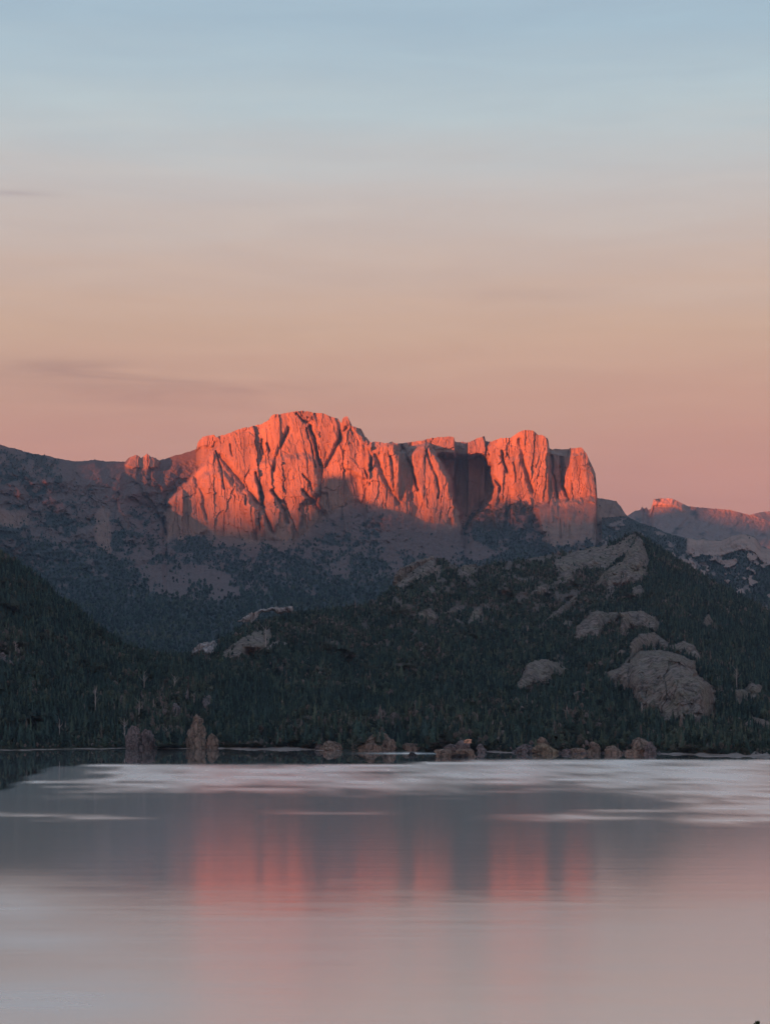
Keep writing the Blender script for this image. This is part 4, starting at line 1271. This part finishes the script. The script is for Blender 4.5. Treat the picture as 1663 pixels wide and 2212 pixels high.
# ---------------------------------------------------------------- bare rocks on the hills and along the shore
def rock_from_outline(name, poly, depth_fn, bulge, mat, label, cat, seed, step=1.1, rough=1.0, group=None):
    """a rock as a solid: the outline's face swells out of the slope, its back is sunk into it"""
    p = np.asarray(poly, float)
    lo, hi = p.min(0) - 2, p.max(0) + 2
    nu, nv = int((hi[0] - lo[0]) / step) + 3, int((hi[1] - lo[1]) / step) + 3
    U, V = np.meshgrid(np.linspace(lo[0], hi[0], nu), np.linspace(lo[1], hi[1], nv))
    k_ = min(1.0, (hi[0] - lo[0]) / 40)
    Uw = U + 2.8 * k_ * fbm(U / 11, V / 11, seed, 4, 0.6)
    Vw = V + 2.8 * k_ * fbm(U / 11, V / 11, seed + 9.1, 4, 0.6)
    sd = sdist(Uw, Vw, p)
    big = max(sd.max(), 1.0)
    Yb = depth_fn(U, V)
    m = Yb[sd > 0].mean() / F                 # metres per unit
    a = np.clip(sd / big, 0, 1)
    dome = np.sqrt(np.clip(1 - (1 - a) ** 2, 0, 1)) * (0.35 + 0.65 * np.clip(sd / (0.25 * big), 0, 1))
    fu, fv = U * m + 2.5 * fbm(U * m / 9, V * m / 9, seed, 3), V * m + 2.5 * fbm(U * m / 9, V * m / 9, seed + 2.0, 3)
    rel = (facets(fu / 24, fv / 34, int(seed) + 2, 1.2) * 7 + facets(fu / 10, fv / 13, int(seed) + 5, 1.3) * 3 + facets(fu / 4.5, fv / 5, int(seed) + 7, 1.3) * 1.2 + fbm(U * m / 40, V * m / 40, seed + 5.0, 2) * 6
           - 4.5 * np.exp(-np.abs(pnoise(U * m / 20, V * m / 45, seed + 8.0)) / 0.04) - 1.5 * np.exp(-np.abs(pnoise(U * m / 30, V * m / 18, seed + 6.0)) / 0.04)) * rough * min(1, bulge / 14)
    # the face stands up from the foot of the outline; its sides and top run back into the slope
    vin = np.where(sd > 0, V, -1e9).max(0)
    ok = np.nonzero(vin > 0)[0]
    vfoot = np.interp(np.arange(nu), ok, vin[ok])
    kk = max(3, nu // 12)
    vfoot = np.convolve(np.pad(vfoot, kk, mode='edge'), np.ones(2 * kk + 1) / (2 * kk + 1), 'valid')[None]
    foot_y = depth_fn(U, np.broadcast_to(vfoot, U.shape))
    face = foot_y + 0.75 * m * (vfoot - V)
    out = np.clip(Yb - face, 0, None) * (0.14 if any(w in label for w in ('summit', 'slab', 'slope', 'ledge')) else 0.62)
    dome2 = np.clip(sd / (0.22 * big), 0, 1)
    dome2 = np.sqrt(np.clip(1 - (1 - dome2) ** 2, 0, 1))
    Yf = Yb - out * dome2 - 0.4 * bulge * dome - rel * np.clip(sd / 4, 0, 1) - 1.0
    inside = sd > -0.9
    idx = -np.ones(U.shape, int)
    keep = inside
    idx[keep] = np.arange(keep.sum())
    front = world_of(U, V, Yf)[keep]
    backp = world_of(U, V, Yb + 5.0)[keep]
    n = len(front)
    verts = np.concatenate([front, backp])
    faces = []
    q = keep[:-1, :-1] & keep[1:, :-1] & keep[1:, 1:] & keep[:-1, 1:]
    A, B, C, D = idx[:-1, :-1][q], idx[1:, :-1][q], idx[1:, 1:][q], idx[:-1, 1:][q]
    faces = [tuple(map(int, f)) for f in zip(A, B, C, D)]
    # rim
    from collections import Counter
    ed = Counter()
    dirn = {}
    for f in faces:
        for i in range(4):
            e = (f[i], f[(i + 1) % 4])
            k = (min(e), max(e))
            ed[k] += 1
            dirn[k] = e
    faces += [(dirn[k][1], dirn[k][0], dirn[k][0] + n, dirn[k][1] + n) for k, c in ed.items() if c == 1]
    faces += [tuple(i + n for i in f[::-1]) for f in faces[:int(q.sum())]]
    o = mesh_py(name, verts, faces, mat)
    tag(o, label, cat, group)
    return o


def hill_depth(u, v):
    return rh_depth_base(u, v)


for i, (poly, bulge, mat, label) in enumerate(OUTCROPS):
    nm = 'scree_streak' if 'scree' in label and bulge == 5 else 'boulder' if 'boulder' in label or 'stone' in label else 'rock_outcrop'
    rock_from_outline(nm, poly, hill_depth, bulge, mat, label, 'rock', 3.7 * i + 1)


def solid_rock(name, u, v0, w, h, mat, label, seed, prof=None, deep=0.7, lumps=5, dy=0.0, cat='rock', parent=None, nseg=26, nring=15):
    """a free standing rock: rings of a closed profile, knobbed and cleft; u, v0: foot centre, w, h: size in view units"""
    z0 = -1.2
    Y = Yof(v0) + dy
    mpu = Y / F
    X = (u - U0) / F * Y
    W, Hh = w * mpu / 2, h * mpu
    r = random.Random(seed)
    w, h = w * 1.1, h * 0.94
    prof = prof or [(0, 1.0), (0.3, 0.95), (0.55, 0.82), (0.8, 0.58), (0.93, 0.38), (1.0, 0.12)]
    nseg, nring = nseg * 2, nring * 2
    fs = []
    g = np.random.default_rng(seed)
    tt = np.linspace(0, 1, nring)
    ph = np.arange(nseg) / nseg * 2 * np.pi
    T, PH = np.meshgrid(tt, ph, indexing='ij')
    R = np.interp(T, [a for a, _ in prof], [b for _, b in prof])
    cx_, sx_ = np.cos(PH), np.sin(PH)
    # beds of flat-sided blocks, each bed broken differently
    nbed = max(3, int(round(Hh / 4.5)) + 2)
    bed = T * nbed + 0.9 * fbm(cx_ * 1.3 + seed, sx_ * 1.3, T * 1.5, 3)
    bi = np.clip(np.floor(bed), 0, nbed).astype(int)
    fac = np.ones(T.shape)
    for k in range(nbed + 1):
        nk = g.integers(5, 9)
        an = np.sort(g.uniform(0, 2 * np.pi, nk)) + k
        hk = g.uniform(0.72, 1.02, nk)
        c = np.cos(PH[..., None] - an)
        f = np.where(c > 0.12, hk / np.maximum(c, 0.12), 9).min(-1)
        fac = np.where(bi == k, np.clip(f, 0.7, 1.12), fac)
    joint = 1 - 0.07 * np.exp(-((bed - np.floor(bed)) / 0.13) ** 2)
    W3 = np.stack([cx_ * R * W, sx_ * R * W * deep, T * Hh], -1)
    sc_ = 0.30 * min(W, Hh) + 0.8
    rad = fac * joint * (1 + 0.07 * fbm(W3[..., 0] / sc_ + seed, W3[..., 1] / sc_, W3[..., 2] / sc_, 4, 0.6)
                         - 0.10 * np.exp(-np.abs(pnoise(W3[..., 0] / (1.6 * sc_), W3[..., 1] / (1.6 * sc_), W3[..., 2] / (6 * sc_) + seed)) / 0.05))
    P = np.stack([cx_ * R * W * rad, sx_ * R * W * deep * rad, z0 + T * (Hh - z0)], -1)
    P[..., 2] += Hh * 0.10 * fbm(W3[..., 0] / (1.4 * sc_), W3[..., 1] / (1.4 * sc_), seed * 1.0, 3) * T
    # lean and bulge of the whole outcrop
    P[..., 0] += W * 0.22 * fbm(T * 1.6, seed * 1.0, 0.3, 2)
    P = P.reshape(-1, 3)
    up = P[:, 2] > 0
    P[:, 0] -= 0.5 * (P[up, 0].max() + P[up, 0].min())
    P[:, :2] *= 2 * W / (P[up, 0].max() - P[up, 0].min())     # the size it has in the photo
    P[:, 2] = np.where(up, P[:, 2] * Hh / P[:, 2].max(), P[:, 2])
    P[:, 2] = np.maximum(P[:, 2], z0)
    for i in range(nring - 1):
        for j in range(nseg):
            fs.append((i * nseg + j, i * nseg + (j + 1) % nseg, (i + 1) * nseg + (j + 1) % nseg, (i + 1) * nseg + j))
    fs.append(tuple((nring - 1) * nseg + j for j in range(nseg)))
    fs.append(tuple(j for j in range(nseg))[::-1])
    o = mesh_py(name, P, fs, mat, parent)
    if parent is None:
        o.location = (X, Y, 0)
        tag(o, label, cat)
    else:
        o.location = (X - parent.location.x, Y - parent.location.y, 0)
    return o


TALL = [(0, 1.0), (0.25, 0.98), (0.5, 0.92), (0.66, 0.76), (0.84, 0.62), (0.95, 0.5), (1, 0.3)]
FLAT = [(0, 1.0), (0.5, 0.99), (0.8, 0.93), (0.94, 0.7), (1.0, 0.2)]

# two tall pale rocks on the left shore
e = bpy.data.objects.new('shore_cliff', None)
e.location = ((309 - U0) / F * Yof(1617), Yof(1617), 0)
col.objects.link(e)
tag(e, 'low brown cliff of three buttresses at the foot of the left forest', 'cliff')
for u, w, h, sd in ((292, 44, 50, 3), (316, 36, 42, 5), (334, 26, 33, 8)):
    solid_rock('buttress', u, 1617, w, h, M_grey, '', sd, TALL, parent=e)
solid_rock('pillar_rock', 424, 1617, 48, 74, M_shore, 'tall tan pillar rock standing at the left shore, tallest of the shore rocks', 12, TALL, 0.8, 7, nring=24)
solid_rock('shore_rock', 460, 1617, 32, 33, M_shore, 'short tan pointed rock directly right of the tall pillar rock', 15)
# outcrops in the woods above them
def lh_d(u, v):
    return lh_depth(u, v)[0]


for i, (poly, mat, b, lab) in enumerate((
        ([(432, 1528), (440, 1508), (452, 1500), (462, 1512), (458, 1532), (446, 1540), (436, 1542)], M_grey, 11, 'mauve crag in the trees above the tall pillar rock'),
        ([(396, 1502), (404, 1490), (412, 1492), (410, 1508), (400, 1512)], M_grey, 9, 'small mauve crag in the trees up left of the tall pillar rock'),
        ([(366, 1535), (378, 1518), (390, 1530), (392, 1546), (380, 1552)], M_grey, 9, 'broken mauve crag between the three-buttress cliff and the tall pillar rock'),
        ([(712, 1546), (720, 1536), (738, 1532), (742, 1542), (726, 1550)], M_shore, 8, 'little tan crag in the woods above the low rock by the beach'),
        ([(-10, 1420), (4, 1408), (24, 1424), (30, 1436), (10, 1432)], M_grey, 9, 'faint mauve crag at the left edge of the dark hill'),
)):
    rock_from_outline('crag', poly, lambda u, v: lh_d(u, v) - 9, b, mat, lab, 'rock', 50.0 + i * 2.3, step=0.9)

solid_rock('shore_rock', 712, 1621, 62, 21, M_shore, 'low tan rock at the right end of the pale beach', 21, lumps=6)
solid_rock('shore_rock', 690, 1621, 20, 14, M_grey, 'grey knob at the left foot of the low tan rock', 22)
solid_rock('dome_rock', 806, 1622, 92, 40, M_shore, 'broad dome-shaped tan rock in the middle of the shore', 27, [(0, 1.0), (0.2, 0.95), (0.45, 0.82), (0.7, 0.62), (0.9, 0.34), (1, 0.08)], 0.6, 7, nseg=40)
solid_rock('shore_rock', 846, 1622.5, 34, 26, M_shore, 'tan shoulder rock leaning on the right side of the dome rock', 28)
solid_rock('shore_rock', 886, 1622, 52, 17, M_shore, 'long low tan rock right of the dome rock', 29, FLAT)
solid_rock('water_boulder', 890, 1633, 17, 8, M_wet, 'small dark boulder alone in the water before the long low rock', 33, lumps=3)

# rocky islet
e = bpy.data.objects.new('rocky_islet', None)
e.location = ((984 - U0) / F * Yof(1635), Yof(1635), 0)
col.objects.link(e)
tag(e, 'small rocky islet with a pale band above its waterline and scrub on top', 'islet')
for u, w, h, sd, m in ((962, 50, 17, 41, M_shore), (1004, 48, 18, 44, M_shore), (975, 40, 27, 47, M_grey), (1002, 40, 35, 49, M_grey)):
    solid_rock('rock_mass', u, 1635, w, h, m, '', sd, FLAT, parent=e, dy=0 if sd < 46 else 9, nseg=32)
for u, w, h, dy in ((988, 28, 6, -6), (1003, 18, 7, -7)):
    solid_rock('wet_ledge', u, 1635, w, h, M_wet, '', 55 + u, FLAT, parent=e, dy=dy)
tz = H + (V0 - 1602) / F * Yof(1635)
o = solid_rock('painted_light_ledge', 1010, 1635, 17, 5, M_lit_paint, 'small rock ledge near the top of the islet, orange light painted as its colour', 61, FLAT, dy=1)  # a lit spot, imitated by the bright colour of this ledge
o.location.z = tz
solid_rock('shore_rock', 1040, 1626, 24, 19, M_grey, 'grey sloping rock close behind the right end of the islet', 63)

for u, v, w, h, m, lab, sd, pf in (
        (1138, 1627, 50, 20, M_grey, 'grey bank of rock left of the ochre rock', 71, None),
        (1178, 1628, 58, 22, M_ochre, 'ochre yellow rock at the water, low and rounded', 74, None),
        (1174, 1626, 32, 34, M_shore, 'tan crag rising behind the ochre rock', 76, None),
        (1224, 1628, 24, 10, M_grey, 'tiny grey rock right of the ochre rock', 78, FLAT),
        (1250, 1628, 40, 12, M_shore, 'low tan rock left of the tall slanting rock', 80, FLAT),
        (1281, 1628, 34, 26, M_shore, 'slanting pointed tan rock between low rocks', 83, None),
        (1326, 1629, 44, 19, M_shore, 'rounded tan rock left of the big rounded shore rock', 86, None),
        (1380, 1629, 68, 36, M_shore, 'big rounded tan rock where the right beach begins', 89, None),
        (1404, 1630, 30, 28, M_grey, 'grey rock on the right side of the big rounded shore rock', 91, None)):
    solid_rock('shore_rock', u, v, w, h, m, lab, sd, pf)


# pale beaches
def beach(u0, u1, w, label):
    us = np.linspace(u0, u1, 90)
    vv = interp(us, shore_v) + 0.25 * fbm(us / 20, 0.7, 1.0, 3)
    k = np.sin(np.linspace(0, np.pi, 90)) ** 0.35 * np.clip(0.75 + 0.7 * fbm(us / 34, 3.7, 2.0, 3), 0.15, 1.25)
    rows = []
    for d, z in ((0, -0.5), (0.1, 0.15), (0.4, 0.7), (0.7, 1.3), (1.0, 2.3), (1.4, 3.2)):
        Yw, Yi = Yof(vv + 0.4 + 3.4 * k * w / 40), Yof(vv) + 14
        Y = Yw + (Yi - Yw) * d
        rows.append(np.stack([(us - U0) / F * Y, Y, z * (0.35 + 0.65 * k) * (0.5 + 0.5 * w / 40) + 0.2 * fbm(us / 9, d, 3.0, 3) * (d > 0.05)], -1))
    o = mesh_grid('beach', np.stack(rows[::-1]), M_beach)
    o['label'] = label
    return o


beach(-60, 275, 12, 'narrow dark shingle beach under the left forest')
beach(340, 412, 20, 'short strip of shingle beside the tall pillar rock')
beach(470, 735, 42, 'pale sandy beach in the middle of the far shore')
beach(1040, 1130, 22, 'thin grey beach behind the islet')
beach(1412, 1720, 36, 'pale shingle beach along the right shore')
us = np.linspace(1036, 1440, 300)
vv = interp(us, shore_v)
kb = np.sin(np.linspace(0, np.pi, 300)) ** 0.3
rows = []
for d, z in ((0, -0.8), (0.02, 0.5), (0.2, 2.0), (0.45, 3.2), (0.7, 4.4), (1.0, 5.0), (1.3, 4.0)):
    Y0 = Yof(vv + 0.3 + 0.5 * fbm(us / 7, 1.0, 5.0, 3))
    Y = Y0 + 22 * d
    rows.append(np.stack([(us - U0) / F * Y, Y, np.where(z < 0, z, z * kb * (0.55 + 0.8 * fbm(us / 10, d * 2, 8.0, 4)))], -1))
mesh_grid('shore_bank', np.stack(rows[::-1]), M_grey)

# dead trees that stand out grey in the woods
SNAG = []


def snag_mesh(seed):
    r = random.Random(seed)
    h = r.uniform(11, 16)
    vs_, fs = taper([(0, 0, -1), (0.2, 0, h * 0.4), (0.1, 0.2, h * 0.75), (0.4, 0.1, h)], [0.42, 0.32, 0.2, 0.05])
    bs = []
    for k in range(9):
        a, z0, ln = r.random() * 6.28, h * r.uniform(0.3, 0.9), r.uniform(1.5, 4.2)
        w, f = taper([(0.1, 0, z0), (math.cos(a) * ln * .5, math.sin(a) * ln * .5, z0 + ln * 0.45), (math.cos(a) * ln, math.sin(a) * ln, z0 + ln * 1.1)], [0.17, 0.11, 0.03], 4)
        n = len(bs and [x for b in bs for x in b[0]])
        bs.append((w, f))
    bv, bf = [], []
    for w, f in bs:
        n = len(bv)
        bv += w
        bf += [tuple(i + n for i in q) for q in f]
    return me_py('trunk', (vs_, fs), M_snag), me_py('branches', (bv, bf), M_snag)


SNAG = [snag_mesh(k) for k in range(4)]
for i, (u, v, s, lab) in enumerate((
        (312, 1498, 1.2, 'forked grey dead tree on the left hill, standing alone in mid slope'),
        (378, 1494, 1.1, 'bushy grey dead tree above and left of the mauve crags'),
        (208, 1540, 1.3, 'pale dead tree with a fork low on the left hill'),
        (36, 1418, 1.0, 'grey dead tree near the left edge by the faint mauve crag'),
        (130, 1598, 1.0, 'left of two thin grey dead trunks close to the left shore'),
        (142, 1598, 0.9, 'right of two thin grey dead trunks close to the left shore'),
        (270, 1606, 1.2, 'grey dead trunk at the left side of the three-buttress cliff'),
        (362, 1608, 1.0, 'thin grey dead trunk between the cliff and the tall pillar rock'),
        (302, 1560, 1.1, 'grey dead tree in the woods above the three-buttress cliff'),
        (420, 1522, 0.8, 'short whitish dead tree just above the tall pillar rock'),
        (574, 1395, 1.3, 'whitish dead tree on the purplish slope of the right hill'),
        (1386, 1560, 1.2, 'grey dead trunk below the left end of the biggest cliff'),
        (1590, 1490, 1.2, 'grey dead tree in forest right of the biggest cliff'))):
    Y = lh_d(np.array([float(u)]), np.array([float(v)]))[0] if u < 500 else rh_depth_base(np.array([float(u)]), np.array([float(v)]))[0]
    p = world_of(np.array(float(u)), np.array(float(v)), np.array(float(Y)))
    e = bpy.data.objects.new('dead_tree', None)
    e.location = (p[0], p[1] - 3, p[2])
    e.rotation_euler = (0, 0, i * 1.3)
    e.scale = (s, s, s)
    col.objects.link(e)
    tag(e, lab, 'dead tree', 'dead trees in the woods')
    for nm, me in zip(('trunk', 'branches'), SNAG[i % 4]):
        o = bpy.data.objects.new(nm, me)
        o.parent = e
        col.objects.link(o)
        if nm == 'branches':
            o['kind'] = 'stuff'

# ---------------------------------------------------------------- the headland the picture was taken from
gx, gy = np.meshgrid(np.linspace(-60, 60, 70), np.linspace(-90, 190, 120))
gz = 48.3 - np.where(gy > 0, gy * 0.30, -gy * 0.05) - 0.004 * gx ** 2 * np.clip(gy / 40, 0, 1) + 0.25 * fbm(gx / 3, gy / 3, 0.5, 4)
edge = np.clip((60 - np.abs(gx)) / 18, 0, 1) * np.clip((gy + 90) / 20, 0, 1) * np.clip((190 - gy) / 20, 0, 1)
gz = -2.5 + (gz + 2.5) * sst(0, 1, edge)
gz = np.minimum(gz, 48.3)
mesh_grid('headland', np.stack([gx, gy, gz], -1)[::-1], M_soil, smooth=True)
e = bpy.data.objects.new('young_tree', None)
ty = 30.0
tx = (1636 - U0) / F * ty
e.location = (tx, ty, 48.3 - ty * 0.30 - 0.004 * tx ** 2)
col.objects.link(e)
tag(e, 'leafy green tip of a young tree poking in at the bottom right corner', 'young tree')
top_z = H + (V0 - 2204) / F * ty - e.location.z
M_tip = plain('green_leaves', (0.035, 0.048, 0.020), (0.085, 0.098, 0.052), 9.0)


def sapling():
    r = random.Random(4)
    vs_, fs = [], []
    h = top_z

    def leaf(p, d, ln, wd):
        d = Vector(d).normalized()
        sd = d.cross(Vector((r.uniform(-1, 1), r.uniform(-1, 1), r.uniform(-1, 1)))).normalized()
        nn = d.cross(sd)
        p = Vector(p)
        i = len(vs_)
        vs_.extend([tuple(p), tuple(p + d * ln * 0.45 + sd * wd + nn * wd * 0.3), tuple(p + d * ln), tuple(p + d * ln * 0.45 - sd * wd + nn * wd * 0.3)])
        fs.append((i, i + 1, i + 2))
        fs.append((i, i + 2, i + 3))
    for k in range(520):
        t = r.random() ** 0.7
        z = h * (0.15 + 0.85 * t) * 0.985
        R = 0.95 * (1 - t) ** 0.9 * r.random() ** 0.5 + 0.02
        a = r.random() * 6.283
        leaf((R * math.cos(a), R * math.sin(a), z - 0.05), (math.cos(a), math.sin(a), r.uniform(0.0, 1.4)), r.uniform(0.06, 0.11), r.uniform(0.014, 0.026))
    # the visible tip: an upright bud of leaves and a side leaf
    for k in range(26):
        a = k * 2.4
        leaf((0.012 * math.cos(a), 0.012 * math.sin(a), h - 0.12 + 0.0022 * k), (0.35 * math.cos(a), 0.35 * math.sin(a), 1), 0.062, 0.020)
    for k in range(6):
        leaf((-0.045, 0.0, h - 0.13 + 0.004 * k), (-0.5 + 0.1 * k, 0.2 * (k - 3), 1), 0.07, 0.014)
    return vs_, fs


o = mesh_py('crown', *sapling(), M_tip, e)
tv = taper([(0, 0, -0.3), (0.02, 0, top_z * 0.4), (0, 0.02, top_z * 0.8), (0, 0, top_z - 0.06)], [0.05, 0.035, 0.015, 0.004])
mesh_py('trunk', *tv, M_bark, e)

# ---------------------------------------------------------------- evening haze
bpy.context.view_layer.update()
lo, hi = np.full(3, 1e9), np.full(3, -1e9)
for o in scene.objects:
    if o.type == 'MESH' and 'tree' not in o.name:
        for c in o.bound_box:
            w = o.matrix_world @ Vector(c)
            lo, hi = np.minimum(lo, w), np.maximum(hi, w)
lo -= np.array([120, 120, 1.0])
hi += np.array([120, 120, 40.0])
hv = [(x, y, z) for x in (lo[0], hi[0]) for y in (lo[1], hi[1]) for z in (lo[2], hi[2])]
hf = [(0, 1, 3, 2), (4, 6, 7, 5), (0, 4, 5, 1), (2, 3, 7, 6), (0, 2, 6, 4), (1, 5, 7, 3)]
M_haze, nt = new_mat('haze')
pv = N(nt, 'ShaderNodeVolumePrincipled', inp={'Color': (*HAZE_COL, 1), 'Density': HAZE_DENS, 'Anisotropy': 0.45})
ho = N(nt, 'ShaderNodeOutputMaterial')
L(nt, pv.outputs[0], ho.inputs['Volume'])
hz = mesh_py('haze', hv, hf, M_haze)
hz['kind'] = 'stuff'
hz['label'] = 'thin bluish evening haze over the lake and mountains'
print('HAZE', lo, hi, 'trees', len(pl), len(pr), nc, nbr)
